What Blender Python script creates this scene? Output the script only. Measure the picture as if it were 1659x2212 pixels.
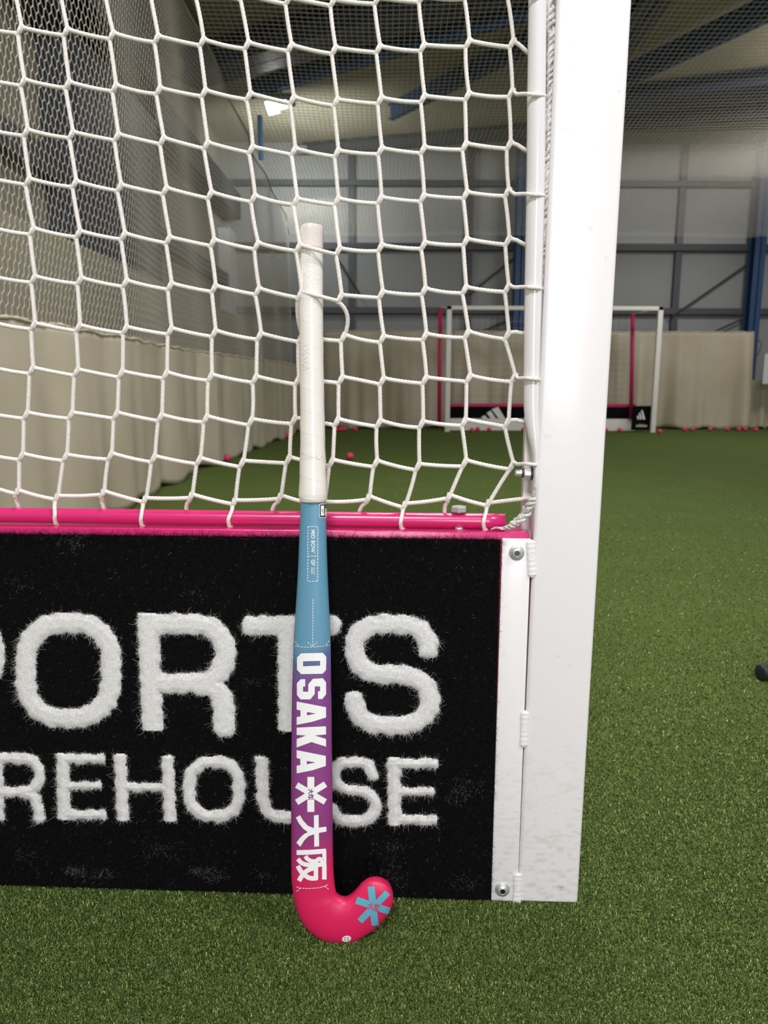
import bpy, bmesh, math
import numpy as np
from mathutils import Vector, Matrix
from mathutils.bvhtree import BVHTree
from mathutils.geometry import tessellate_polygon

rng = np.random.default_rng(7)
SC = bpy.context.scene
for o in list(bpy.data.objects):
    bpy.data.objects.remove(o)

# ------------------------------------------------------------------ camera
FPX, TILT, ROLL, CAMH = 1600.0, math.radians(9.9), math.radians(0.2), 0.747
_r = np.array([1, 0, 0.]); _u = np.array([0, math.sin(TILT), math.cos(TILT)])
FW = np.array([0, math.cos(TILT), -math.sin(TILT)])
RT = _r * math.cos(ROLL) + _u * math.sin(ROLL)
UP = -_r * math.sin(ROLL) + _u * math.cos(ROLL)
CAM = np.array([0, 0, CAMH])
cd = bpy.data.cameras.new('camera')
cam = bpy.data.objects.new('camera', cd)
SC.collection.objects.link(cam)
cam.matrix_world = Matrix([[RT[i], UP[i], -FW[i], CAM[i]] for i in range(3)] + [[0, 0, 0, 1]])
cd.sensor_fit = 'VERTICAL'; cd.sensor_height = 36; cd.sensor_width = 27
cd.lens = 36 * FPX / 2212
cd.clip_start = 0.02; cd.clip_end = 100
cd.dof.use_dof = True; cd.dof.focus_distance = 0.98; cd.dof.aperture_fstop = 8.0
SC.camera = cam

# ------------------------------------------------------------------ colour, world, lamps
SC.view_settings.view_transform = 'Standard'; SC.view_settings.look = 'None'
SC.view_settings.gamma = 1; SC.view_settings.use_curve_mapping = False
SC.view_settings.exposure = -0.12
w = bpy.data.worlds.new('hall_air'); SC.world = w; w.use_nodes = True
w.node_tree.nodes['Background'].inputs[0].default_value = (0.86, 0.88, 0.93, 1)
w.node_tree.nodes['Background'].inputs[1].default_value = 0.33

def area(name, loc, target, size, power, col=(1, 0.965, 0.985)):
    l = bpy.data.lights.new(name, 'AREA'); l.shape = 'RECTANGLE'
    l.size, l.size_y = size; l.energy = power; l.color = col
    o = bpy.data.objects.new(name, l); SC.collection.objects.link(o)
    o.location = loc
    o.rotation_euler = (Vector(target) - Vector(loc)).to_track_quat('-Z', 'Y').to_euler()
    return o
area('hall_lamp', (-0.5, -2.2, 3.9), (0, 1.0, 0.4), (1.0, 0.5), 140)
area('hall_lamp', (2.4, -0.6, 3.9), (0.6, 1.2, 0.3), (0.9, 0.5), 90)
area('streak_fill', (0.6, -3.4, 1.25), (0.1, 1.0, 0.8), (1.0, 1.9), 62, (0.95, 0.97, 1.0))  # added fill light behind the camera, for streaks on grip and tube
area('hall_lamp', (0.3, 2.7, 4.3), (0.2, 1.5, 0), (0.9, 0.5), 120)
area('hall_lamp', (1.2, 5.2, 3.3), (1.2, 5.4, 0), (1.6, 0.8), 42)
area('hall_lamp', (5.6, 8.6, 4.3), (3.4, 10.8, 0.0), (1.6, 0.8), 150)
area('hall_lamp', (-1.35, 11.2, 3.62), (-0.9, 12.6, 4.3), (0.9, 0.2), 45, (0.95, 1, 1))
area('hall_lamp', (-0.6, 3.2, 4.3), (-1.6, 5.5, 1.2), (0.8, 0.4), 30)

# ------------------------------------------------------------------ pixel helpers (points on real planes)
def ray(x, y):
    return FW + RT * (x - 829.5) / FPX + UP * (1106 - y) / FPX
def ground(x, y, z=0.0):
    d = ray(x, y); return CAM + d * (z - CAMH) / d[2]
def onplane(x, y, p, n):
    d = ray(x, y); return CAM + d * np.dot(p - CAM, n) / np.dot(d, n)
def aty(x, y, Y):
    return onplane(x, y, np.array([0, Y, 0.]), np.array([0, 1., 0]))
def pxscale(p):
    return np.dot(np.asarray(p) - CAM, FW) / FPX
# plane of the near goal's side: P0 on the ground, E1 along it, NB away from the camera
YAW = math.radians(-2.31)
E1 = np.array([math.cos(YAW), math.sin(YAW), 0]); NB = np.array([-E1[1], E1[0], 0])
P0 = np.array([0.15663, 0.96884, 0.0])
def gp(x, y, off=0.0):
    return onplane(x, y, P0 + NB * off, NB)
def uv(p):
    q = p - P0; return np.array([q @ E1, p[2]])
def guv(u, z, off=0.0):
    return P0 + E1 * u + NB * off + np.array([0, 0, z])

# ------------------------------------------------------------------ materials
def mat(name, col, rough=0.5, metal=0.0, coat=0.0, sheen=0.0, noise=None, bump=None, spec=0.5, trans=0.0, col2=None, emis=None):
    m = bpy.data.materials.new(name); m.use_nodes = True
    nt = m.node_tree; b = nt.nodes['Principled BSDF']
    b.inputs['Base Color'].default_value = (*col, 1)
    b.inputs['Roughness'].default_value = rough
    b.inputs['Metallic'].default_value = metal
    b.inputs['Coat Weight'].default_value = coat; b.inputs['Coat Roughness'].default_value = 0.12
    b.inputs['Sheen Weight'].default_value = sheen
    b.inputs['Specular IOR Level'].default_value = spec
    b.inputs['Transmission Weight'].default_value = trans
    if emis:
        b.inputs['Emission Color'].default_value = (*emis[0], 1); b.inputs['Emission Strength'].default_value = emis[1]
    tc = nt.nodes.new('ShaderNodeTexCoord')
    if noise:   # (scale, detail, lo, hi)
        n = nt.nodes.new('ShaderNodeTexNoise'); n.inputs['Scale'].default_value = noise[0]; n.inputs['Detail'].default_value = noise[1]
        nt.links.new(tc.outputs['Object'], n.inputs['Vector'])
        r = nt.nodes.new('ShaderNodeValToRGB')
        r.color_ramp.elements[0].position = noise[2]; r.color_ramp.elements[1].position = noise[3]
        r.color_ramp.elements[0].color = (*col, 1); r.color_ramp.elements[1].color = (*(col2 or col), 1)
        nt.links.new(n.outputs['Fac'], r.inputs[0]); nt.links.new(r.outputs[0], b.inputs['Base Color'])
    if bump:    # (scale, strength, distance)
        n = nt.nodes.new('ShaderNodeTexNoise'); n.inputs['Scale'].default_value = bump[0]; n.inputs['Detail'].default_value = 4
        nt.links.new(tc.outputs['Object'], n.inputs['Vector'])
        k = nt.nodes.new('ShaderNodeBump'); k.inputs['Strength'].default_value = bump[1]; k.inputs['Distance'].default_value = bump[2]
        nt.links.new(n.outputs['Fac'], k.inputs['Height']); nt.links.new(k.outputs[0], b.inputs['Normal'])
    return m

def attr_mat(name, rough, stops, spec=0.3, sheen=0.0, attr='tint', trans=None):
    """colour chosen per strand by a stored random number"""
    m = bpy.data.materials.new(name); m.use_nodes = True
    nt = m.node_tree; b = nt.nodes['Principled BSDF']
    b.inputs['Roughness'].default_value = rough; b.inputs['Specular IOR Level'].default_value = spec
    b.inputs['Sheen Weight'].default_value = sheen
    a = nt.nodes.new('ShaderNodeAttribute'); a.attribute_name = attr
    r = nt.nodes.new('ShaderNodeValToRGB'); cr = r.color_ramp
    while len(cr.elements) < len(stops): cr.elements.new(0.5)
    for e, (p, c) in zip(cr.elements, stops): e.position = p; e.color = (*c, 1)
    nt.links.new(a.outputs['Fac'], r.inputs[0]); nt.links.new(r.outputs[0], b.inputs['Base Color'])
    return m

def lin(r, g, b):
    f = lambda c: c / 12.92 if c <= 0.04045 else ((c + 0.055) / 1.055) ** 2.4
    return (f(r / 255), f(g / 255), f(b / 255))

M = {}
def paint_material():
    m = mat('white_post_paint', lin(240, 236, 238), 0.32, coat=0.25, bump=(35, 0.08, 0.004))
    nt = m.node_tree; b = nt.nodes['Principled BSDF']
    tc = nt.nodes.new('ShaderNodeTexCoord'); mp = nt.nodes.new('ShaderNodeMapping'); mp.inputs['Scale'].default_value = (1, 1, 2.2)
    nt.links.new(tc.outputs['Object'], mp.inputs[0])
    def layer(scale, lo, hi, det):
        n = nt.nodes.new('ShaderNodeTexNoise'); n.inputs['Scale'].default_value = scale; n.inputs['Detail'].default_value = det
        nt.links.new(mp.outputs[0], n.inputs['Vector']); r = nt.nodes.new('ShaderNodeMapRange')
        r.inputs[1].default_value = lo; r.inputs[2].default_value = hi; nt.links.new(n.outputs['Fac'], r.inputs[0]); return r.outputs[0]
    a = layer(26, 0.66, 0.72, 3); c = layer(60, 0.5, 0.75, 6)
    mu = nt.nodes.new('ShaderNodeMath'); mu.operation = 'MULTIPLY'; nt.links.new(a, mu.inputs[0]); nt.links.new(c, mu.inputs[1])
    # scuffing is heavier on the lowest 25 cm
    sp = nt.nodes.new('ShaderNodeSeparateXYZ'); nt.links.new(tc.outputs['Object'], sp.inputs[0])
    zr_ = nt.nodes.new('ShaderNodeMapRange'); zr_.inputs[1].default_value = 0.30; zr_.inputs[2].default_value = 0.06; zr_.inputs[3].default_value = 0; zr_.inputs[4].default_value = 0.38
    nt.links.new(sp.outputs['Z'], zr_.inputs[0]); d = layer(70, 0.5, 0.68, 8)
    m2 = nt.nodes.new('ShaderNodeMath'); m2.operation = 'MULTIPLY'; nt.links.new(zr_.outputs[0], m2.inputs[0]); nt.links.new(d, m2.inputs[1])
    ad = nt.nodes.new('ShaderNodeMath'); ad.operation = 'ADD'; ad.use_clamp = True; nt.links.new(mu.outputs[0], ad.inputs[0]); nt.links.new(m2.outputs[0], ad.inputs[1])
    mx = nt.nodes.new('ShaderNodeMix'); mx.data_type = 'RGBA'; nt.links.new(ad.outputs[0], mx.inputs['Factor'])
    mx.inputs[6].default_value = (*lin(240, 236, 238), 1); mx.inputs[7].default_value = (*lin(196, 188, 164), 1); nt.links.new(mx.outputs[2], b.inputs['Base Color'])
    return m
M['paint'] = paint_material()
M['tube_paint'] = mat('white_tube_paint', lin(228, 225, 226), 0.2, coat=0.5)
M['pink'] = mat('pink_gloss_paint', lin(206, 36, 110), 0.3, coat=0.5, bump=(60, 0.05, 0.003))
M['pinkd'] = mat('pink_worn_paint', lin(215, 40, 110), 0.45, noise=(22, 6, 0.45, 0.62), col2=lin(190, 110, 128))
M['zinc'] = mat('zinc_plated_steel', lin(215, 215, 217), 0.38, metal=0.65)
M['zincd'] = mat('dark_steel', lin(95, 100, 104), 0.35, metal=1.0)
M['rope'] = mat('white_braided_cord', lin(238, 233, 228), 0.75, sheen=0.2, noise=(300, 3, 0.35, 0.7), col2=lin(222, 216, 208), bump=(1100, 0.5, 0.0008))
M['lace'] = mat('glossy_white_lacing', lin(216, 213, 210), 0.22, coat=0.6, noise=(120, 3, 0.4, 0.7), col2=lin(178, 172, 168))
M['black'] = mat('black_carpet_backing', lin(14, 14, 16), 0.95, spec=0.1)
M['whitec'] = mat('white_carpet_backing', lin(214, 212, 210), 0.95, spec=0.1, bump=(500, 0.6, 0.002))
M['bfib'] = attr_mat('black_carpet_fibre', 0.9, [(0.0, lin(3, 3, 4)), (0.45, lin(15, 15, 17)), (0.92, lin(44, 44, 48)), (1.0, lin(118, 116, 114))], spec=0.15)
M['wfib'] = attr_mat('white_carpet_fibre', 0.8, [(0.0, lin(200, 198, 197)), (1.0, lin(240, 239, 238))], spec=0.2)
M['blade'] = attr_mat('turf_blade', 0.55, [(0.0, lin(38, 54, 22)), (0.38, lin(78, 101, 42)), (0.75, lin(130, 148, 72)), (1.0, lin(214, 216, 150))], spec=0.35)
M['grip'] = mat('white_wet_grip_tape', lin(236, 231, 224), 0.28, coat=0.7, bump=(160, 0.10, 0.002))
M['gripend'] = mat('clear_tape_grip_end', lin(222, 214, 208), 0.15, coat=1.0, noise=(140, 3, 0.62, 0.75), col2=lin(186, 176, 168))
M['white'] = mat('white_print', lin(240, 240, 240), 0.4)
M['ink'] = mat('black_print', lin(22, 22, 24), 0.4)
M['grey_ink'] = mat('grey_print', lin(120, 120, 120), 0.5)
M['purple_ink'] = mat('purple_print', lin(118, 56, 122), 0.4)
M['blue_ink'] = mat('blue_print', lin(92, 168, 190), 0.4)
M['pink_ink'] = mat('pink_print', lin(214, 40, 98), 0.4)
M['curtain'] = mat('cream_canvas', lin(190, 181, 160), 0.85, noise=(1.6, 5, 0.35, 0.75), col2=lin(172, 162, 138), spec=0.2)
M['netting'] = mat('pale_netting_twine', lin(214, 208, 190), 0.8)
M['edge_cord'] = mat('net_edge_cord', lin(190, 182, 158), 0.8)
M['panel'] = mat('grey_wall_cladding', lin(146, 147, 144), 0.6, noise=(0.7, 4, 0.3, 0.7), col2=lin(132, 134, 132))
M['panel_left'] = mat('beige_wall_cladding', lin(156, 150, 132), 0.6, noise=(0.9, 4, 0.3, 0.7), col2=lin(146, 141, 126))
M['block'] = mat('painted_block_wall', lin(154, 148, 130), 0.8)
M['roof'] = mat('beige_roof_sheet', lin(160, 152, 128), 0.7, noise=(0.8, 3, 0.3, 0.7), col2=lin(136, 130, 112))
M['steel'] = mat('dark_grey_steel', lin(66, 68, 72), 0.5)
M['bluesteel'] = mat('blue_painted_steel', lin(34, 66, 104), 0.45)
M['navy'] = mat('navy_steel', lin(34, 42, 56), 0.5)
M['darkp'] = mat('dark_slate_panel', lin(52, 60, 74), 0.5)
M['lampglow'] = mat('lamp_diffuser', (1, 1, 1), 0.5, emis=((1, 1, 0.96), 16))
M['rubber'] = mat('black_rubber', lin(32, 34, 38), 0.55)
M['pinkgrip'] = mat('pale_pink_grip', lin(240, 140, 170), 0.5)
M['ball'] = mat('pink_ball', lin(226, 62, 100), 0.55)
M['goalw'] = mat('white_far_goal_paint', lin(226, 224, 214), 0.4)
M['fargoalpink'] = mat('deep_pink_strap', lin(190, 28, 88), 0.5)
M['paper'] = mat('white_paper', lin(196, 198, 198), 0.7)

# turf base: procedural speckle
def turf_material():
    m = bpy.data.materials.new('artificial_turf'); m.use_nodes = True
    nt = m.node_tree; b = nt.nodes['Principled BSDF']; b.inputs['Roughness'].default_value = 0.85
    b.inputs['Specular IOR Level'].default_value = 0.2
    tc = nt.nodes.new('ShaderNodeTexCoord')
    def noise(s, d):
        n = nt.nodes.new('ShaderNodeTexNoise'); n.inputs['Scale'].default_value = s; n.inputs['Detail'].default_value = d
        nt.links.new(tc.outputs['Object'], n.inputs['Vector']); return n
    n1 = noise(260, 3); n2 = noise(3.0, 4)
    r = nt.nodes.new('ShaderNodeValToRGB'); e = r.color_ramp.elements
    e[0].position = 0.3; e[0].color = (*lin(56, 76, 30), 1); e[1].position = 0.72; e[1].color = (*lin(106, 122, 58), 1)
    nt.links.new(n1.outputs['Fac'], r.inputs[0])
    mx = nt.nodes.new('ShaderNodeMix'); mx.data_type = 'RGBA'; mx.blend_type = 'MULTIPLY'
    r2 = nt.nodes.new('ShaderNodeValToRGB'); e = r2.color_ramp.elements
    e[0].position = 0.3; e[0].color = (0.86, 0.9, 0.82, 1); e[1].position = 0.7; e[1].color = (1.05, 1.0, 1.0, 1)
    nt.links.new(n2.outputs['Fac'], r2.inputs[0])
    mx.inputs['Factor'].default_value = 1.0
    nt.links.new(r.outputs[0], mx.inputs[6]); nt.links.new(r2.outputs[0], mx.inputs[7]); nt.links.new(mx.outputs[2], b.inputs['Base Color'])
    k = nt.nodes.new('ShaderNodeBump'); k.inputs['Strength'].default_value = 0.6; k.inputs['Distance'].default_value = 0.006
    nt.links.new(n1.outputs['Fac'], k.inputs['Height']); nt.links.new(k.outputs[0], b.inputs['Normal'])
    return m
M['turf'] = turf_material()

# ------------------------------------------------------------------ object helpers
def mesh_obj(name, V, F, m, parent=None, smooth=True, tint=None):
    V = np.asarray(V, dtype=np.float32)
    me = bpy.data.meshes.new(name)
    if isinstance(F, np.ndarray):
        n, k = F.shape
        me.vertices.add(len(V)); me.vertices.foreach_set('co', V.ravel())
        me.loops.add(n * k); me.loops.foreach_set('vertex_index', F.ravel().astype(np.int32))
        me.polygons.add(n); me.polygons.foreach_set('loop_start', np.arange(0, n * k, k, dtype=np.int32))
        me.update(calc_edges=True)
    else:
        me.from_pydata([tuple(map(float, v)) for v in V], [], [tuple(int(i) for i in f) for f in F])
    if smooth: me.polygons.foreach_set('use_smooth', np.ones(len(me.polygons), dtype=bool))
    if tint is not None:
        a = me.attributes.new('tint', 'FLOAT', 'POINT'); a.data.foreach_set('value', np.asarray(tint, dtype=np.float32))
    me.materials.append(m); me.update()
    o = bpy.data.objects.new(name, me); SC.collection.objects.link(o)
    if parent is not None:
        bpy.context.view_layer.update()
        o.parent = parent; o.matrix_parent_inverse = parent.matrix_world.inverted()
    return o
def thing(name, label, cat, loc=(0, 0, 0), group=None):
    o = bpy.data.objects.new(name, None); SC.collection.objects.link(o)
    o.empty_display_size = 0.05; o.location = tuple(map(float, loc)); o['label'] = label; o['category'] = cat
    if group: o['group'] = group
    bpy.context.view_layer.update()
    return o
def tag(o, label, cat, group=None, kind=None):
    o['label'] = label; o['category'] = cat
    if group: o['group'] = group
    if kind: o['kind'] = kind
    return o
def struct(o):
    o['kind'] = 'structure'; return o

class Geo:
    def __init__(s): s.V = []; s.F = []; s.n = 0
    def add(s, V, F):
        V = np.asarray(V, float)
        for f in F: s.F.append([int(i) + s.n for i in f])
        s.V.append(V); s.n += len(V)
    def build(s, name, m, parent=None, smooth=True):
        return mesh_obj(name, np.vstack(s.V), s.F, m, parent, smooth)

def tube(path, rad, sides=12, caps=True, depth=None, mod=None, side_dir=None):
    """swept tube; rad scalar/array, optional second radius along the frame's other axis"""
    P = np.asarray(path, float); n = len(P)
    R = np.broadcast_to(np.asarray(rad, float), (n,)); D = R if depth is None else np.broadcast_to(np.asarray(depth, float), (n,))
    T = np.gradient(P, axis=0); T /= np.linalg.norm(T, axis=1)[:, None] + 1e-12
    a = np.array([0, 0, 1.]) if abs(T[0][2]) < 0.9 else np.array([1., 0, 0])
    if side_dir is not None: a = np.asarray(side_dir, float)
    A = np.zeros((n, 3)); a = a - T[0] * (a @ T[0]); a /= np.linalg.norm(a)
    for i in range(n):
        a = a - T[i] * (a @ T[i]); a /= np.linalg.norm(a) + 1e-12; A[i] = a
    B = np.cross(T, A)
    th = np.arange(sides) * 2 * math.pi / sides
    k = np.ones((n, sides))
    if mod is not None:
        s = np.concatenate([[0], np.cumsum(np.linalg.norm(np.diff(P, axis=0), axis=1))])
        k = mod(s[:, None], th[None, :])
    V = P[:, None, :] + A[:, None, :] * (R[:, None] * np.cos(th)[None, :] * k)[..., None] + B[:, None, :] * (D[:, None] * np.sin(th)[None, :] * k)[..., None]
    V = V.reshape(-1, 3)
    i = np.arange(n - 1)[:, None] * sides; j = np.arange(sides)[None, :]; j2 = (j + 1) % sides
    F = np.stack([i + j, i + j2, i + sides + j2, i + sides + j], -1).reshape(-1, 4).tolist()
    if caps: F.append(list(range(sides))[::-1]); F.append([(n - 1) * sides + q for q in range(sides)])
    return V, F
def boxg(c0, ex, ey, ez):
    c0, ex, ey, ez = [np.asarray(q, float) for q in (c0, ex, ey, ez)]
    V = [c0 + a * ex + b * ey + c * ez for c in (0, 1) for b in (0, 1) for a in (0, 1)]
    F = [(0, 2, 3, 1), (4, 5, 7, 6), (0, 1, 5, 4), (2, 6, 7, 3), (0, 4, 6, 2), (1, 3, 7, 5)]
    return V, F
def box_obj(name, c0, ex, ey, ez, m, parent=None, bevel=0.0, seg=3):
    V, F = boxg(c0, ex, ey, ez)
    bm = bmesh.new(); vs = [bm.verts.new(v) for v in V]
    for f in F: bm.faces.new([vs[i] for i in f])
    bmesh.ops.recalc_face_normals(bm, faces=bm.faces)
    if bevel:
        bmesh.ops.bevel(bm, geom=bm.edges[:], offset=bevel, segments=seg, affect='EDGES', profile=0.5)
    V2 = [v.co[:] for v in bm.verts]; bm.verts.index_update(); F2 = [[v.index for v in f.verts] for f in bm.faces]
    bm.free()
    o = mesh_obj(name, V2, F2, m, parent, smooth=False)
    if bevel:
        for p in o.data.polygons: p.use_smooth = True
        o.data.set_sharp_from_angle(angle=math.radians(50))
    return o
def abox(name, x0, x1, y0, y1, z0, z1, m, parent=None, bevel=0):
    return box_obj(name, (x0, y0, z0), (x1 - x0, 0, 0), (0, y1 - y0, 0), (0, 0, z1 - z0), m, parent, bevel)
def lathe(profile, origin, axis, sides=32, hexa=False):
    """profile: list of (along axis, radius)"""
    ax = np.asarray(axis, float); ax /= np.linalg.norm(ax)
    a = np.array([0, 0, 1.]) if abs(ax[2]) < 0.9 else np.array([1., 0, 0])
    a = a - ax * (a @ ax); a /= np.linalg.norm(a); b = np.cross(ax, a)
    if hexa: sides = 6
    th = np.arange(sides) * 2 * math.pi / sides + 0.3
    V = []
    for h, r in profile:
        for t in th: V.append(np.asarray(origin) + ax * h + (a * math.cos(t) + b * math.sin(t)) * r)
    F = []
    for i in range(len(profile) - 1):
        for j in range(sides):
            F.append((i * sides + j, i * sides + (j + 1) % sides, (i + 1) * sides + (j + 1) % sides, (i + 1) * sides + j))
    F.append(tuple(range(sides))[::-1]); F.append(tuple((len(profile) - 1) * sides + j for j in range(sides)))
    return V, F

# ================================================================== THE HALL
WALLY = 13.0; ROOFZ = 4.62
LX = -2.7
floor = struct(mesh_obj('floor', [(-4, -4, 0), (9, -4, 0), (9, 15, 0), (-4, 15, 0)], [(0, 1, 2, 3)], M['turf'], smooth=False))
struct(abox('wall_back', -4, 9, WALLY, WALLY + 0.15, 0, 5.2, M['panel']))
struct(abox('wall_left', LX - 0.15, LX, -4, WALLY, 0, 5.2, M['panel_left']))
struct(abox('ceiling', -4, 9, -4, WALLY + 0.1, ROOFZ, ROOFZ + 0.12, M['roof']))
# rails and joints of the end wall
def wy(x, y, off=0.0): return aty(x, y, WALLY - off)
def rail_between(name, a, b, r, m, sides=4, parent=None):
    V, F = tube([a, (a + b) / 2, b], r, sides); return mesh_obj(name, V, F, m, parent, smooth=False)
for k, (y, th) in enumerate([(400, 0.045), (536, 0.055), (673, 0.05)]):
    z = wy(1300, y)[2]
    struct(abox('trim_%d' % (k + 1), -2.6, 8.9, WALLY - 0.12, WALLY - 0.001, z - th, z + th, M['steel']))
for k, (x, y) in enumerate([(760, 600), (1012, 600), (1460, 600)]):
    q = wy(x, y)
    struct(abox('trim_%d' % (k + 4), q[0] - 0.055, q[0] + 0.055, WALLY - 0.07, WALLY - 0.002, 1.2, ROOFZ, M['steel']))
for k, (x, y) in enumerate([(1122, 600), (1629, 620)]):
    q = wy(x, y, 0.25)
    g = Geo()
    g.add(*boxg((q[0] - 0.09, WALLY - 0.36, 0), (0.18, 0, 0), (0, 0.02, 0), (0, 0, ROOFZ)))
    g.add(*boxg((q[0] - 0.09, WALLY - 0.15, 0), (0.18, 0, 0), (0, 0.02, 0), (0, 0, ROOFZ)))
    g.add(*boxg((q[0] - 0.008, WALLY - 0.36, 0), (0.016, 0, 0), (0, 0.22, 0), (0, 0, ROOFZ)))
    struct(g.build('trim_%d' % (k + 7), M['bluesteel'], smooth=False))
for k, (a, b) in enumerate([((1652, 545), (1452, 684)), ((1640, 672), (1545, 716)), ((1112, 556), (1015, 636)), ((1100, 690), (1010, 730)), ((730, 560), (780, 640))]):
    struct(rail_between('trim_%d' % (k + 9), wy(*a, 0.14), wy(*b, 0.14), 0.016, M['steel']))
# rafters and purlins under the roof
def zr(x, y, z): return ground(x, y, z)
def beam(n, a, b, z, wd, dp, m):
    A = zr(*a, z); B = zr(*b, z); d = B - A; d /= np.linalg.norm(d); s = np.cross(d, (0, 0, 1.)); A = A - d * 0.6; B = B + d * 4.0
    g = Geo(); L = B - A
    g.add(*boxg(A - s * wd / 2, L, s * wd, (0, 0, 0.02)))
    g.add(*boxg(A - s * 0.01, L, s * 0.02, (0, 0, dp)))
    g.add(*boxg(A - s * wd / 2 + np.array([0, 0, dp - 0.02]), L, s * wd, (0, 0, 0.02)))
    struct(g.build('trim_%d' % n, m, smooth=False))
beam(14, (480, 160), (1170, -30), 4.30, 0.42, 0.30, M['navy'])
beam(15, (620, 190), (1160, 38), 4.24, 0.07, 0.2, M['bluesteel'])
beam(16, (900, 232), (1170, 100), 4.40, 0.10, 0.2, M['bluesteel'])
beam(17, (1345, 190), (1670, 40), 4.35, 0.10, 0.24, M['bluesteel'])
beam(18, (1340, 236), (1670, 196), 4.40, 0.55, 0.2, M['navy'])
beam(19, (1345, 100), (1440, -20), 4.35, 0.30, 0.24, M['navy'])
beam(20, (560, 345), (1110, 300), 4.42, 0.12, 0.18, M['steel'])
# left wall: lower block wall, dark horizontal bands, dark full-height panel, pale strips
struct(abox('trim_21', LX + 0.001, LX + 0.5, -3, WALLY - 0.4, 0, 1.72, M['block']))
def lx(x, y, X=LX): return onplane(x, y, np.array([X, 0, 0.]), np.array([1., 0, 0]))
struct(abox('trim_22', LX + 0.002, LX + 0.16, 0, WALLY, 2.30, 2.48, M['steel']))
struct(abox('trim_23', LX + 0.002, LX + 0.3, 0, WALLY, 3.42, 3.80, M['navy']))
a_, b_ = lx(172, 300, LX + 0.3), lx(338, 300, LX + 0.3)
struct(abox('trim_24', LX + 0.003, LX + 0.3, a_[1], b_[1], 1.72, ROOFZ, M['darkp']))
a_, b_ = lx(468, 450), lx(490, 450)
struct(abox('trim_25', LX + 0.004, LX + 0.2, a_[1], b_[1], 1.74, 3.2, M['paper']))

# ------------------------------------------------------------------ hanging nets of the hall
def struts(A, B, r):
    """three-sided twine pieces between point arrays"""
    A = np.asarray(A); B = np.asarray(B); T = B - A; T = T / np.linalg.norm(T, axis=1)[:, None]
    ref = np.where(np.abs(T[:, 2:3]) < 0.8, np.array([[0, 0, 1.]]), np.array([[0, 1., 0]]))
    N = np.cross(T, ref); N /= np.linalg.norm(N, axis=1)[:, None]; Bn = np.cross(T, N)
    ring = [N * math.cos(t) + Bn * math.sin(t) for t in (0.5, 0.5 + 2.0944, 0.5 + 4.18879)]
    V = np.stack([A + q * r for q in ring] + [B + q * r for q in ring], 1).reshape(-1, 3)
    b = np.arange(len(A))[:, None] * 6
    F = np.concatenate([b + np.array([[0, 1, 4, 3]]), b + np.array([[1, 2, 5, 4]]), b + np.array([[2, 0, 3, 5]])], 0)
    return V, F
SNX = -1.56; CURT = 1.0
def netz(y): return 3.45 + 0.30 * np.clip((8.6 - np.asarray(y, float)) / 2.4, 0, 1) - 0.32 * np.clip((np.asarray(y, float) - 10.5) / 2.2, 0, 1)
def side_x(y, z):   # slack of the side netting
    return SNX + 0.03 * np.sin(y * 1.7) + 0.02 * np.sin(y * 4.1 + z) - 0.12 * np.clip((y - 9) / 4, 0, 1) * 0
cw, ch = 0.046, 0.046
ys = np.arange(1.2, WALLY - 0.3, cw); zs = np.arange(CURT - 0.02, 3.76, ch)
A = []; B = []
for i, y in enumerate(ys):
    for j, z in enumerate(zs):
        yo = y + (cw / 2 if j % 2 else 0)
        pa = (yo, z); pb = (yo, z + ch * 0.55)
        A.append(pa); B.append(pb)
        for s in (-1, 1):
            A.append(pb); B.append((yo + s * cw / 2, z + ch))
A = np.array(A); B = np.array(B); k_ = (B[:, 1] < netz(B[:, 0])) & (A[:, 1] < netz(A[:, 0])); A, B = A[k_], B[k_]
jit = lambda P: P + np.stack([0.002 * np.sin(P[:, 1] * 91 + P[:, 0] * 57), 0.003 * np.sin(P[:, 0] * 71)], 1)
A, B = jit(A), jit(B)
to3 = lambda P: np.stack([side_x(P[:, 0], P[:, 1]), P[:, 0], P[:, 1]], 1)
V, F = struts(to3(A), to3(B), 0.0016)
net_s = thing('side_netting', 'pale mesh netting hanging above the left cream curtain', 'netting', (SNX, 6, CURT))
mesh_obj('mesh_panel', V, F, M['netting'], net_s, smooth=False)
yy = np.linspace(1.0, WALLY - 0.3, 120)
V, F = tube(np.stack([side_x(yy, 3.4), yy, netz(yy) + 0.01 * np.sin(yy * 3)], 1), 0.009, 6)
mesh_obj('edge_cord', V, F, M['edge_cord'], net_s)
# overhead net: straight cords both ways, gently sagging
A = []; B = []
def sag(x, y): return netz(y) + 0.03 - 0.035 * np.sin((x + 1.5) * 1.1) ** 2 - 0.03 * np.sin(y * 0.9) ** 2
ysamp = np.arange(2.0, WALLY - 0.8, 0.5); xsamp = np.arange(-1.54, 7.4, 0.5)
for x in np.arange(-1.54, 7.0, 0.05):
    for y in ysamp: A.append((x, y, sag(x, y))); B.append((x, y + 0.5, sag(x, y + 0.5)))
for y in np.arange(2.0, WALLY - 0.3, 0.06):
    for x in xsamp: A.append((x, y, sag(x, y))); B.append((x + 0.5, y, sag(x + 0.5, y)))
V, F = struts(np.array(A), np.array(B), 0.0023)
tag(mesh_obj('overhead_netting', V, F, M['netting'], smooth=False), 'fine square mesh net stretched flat under the roof', 'netting')

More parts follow.
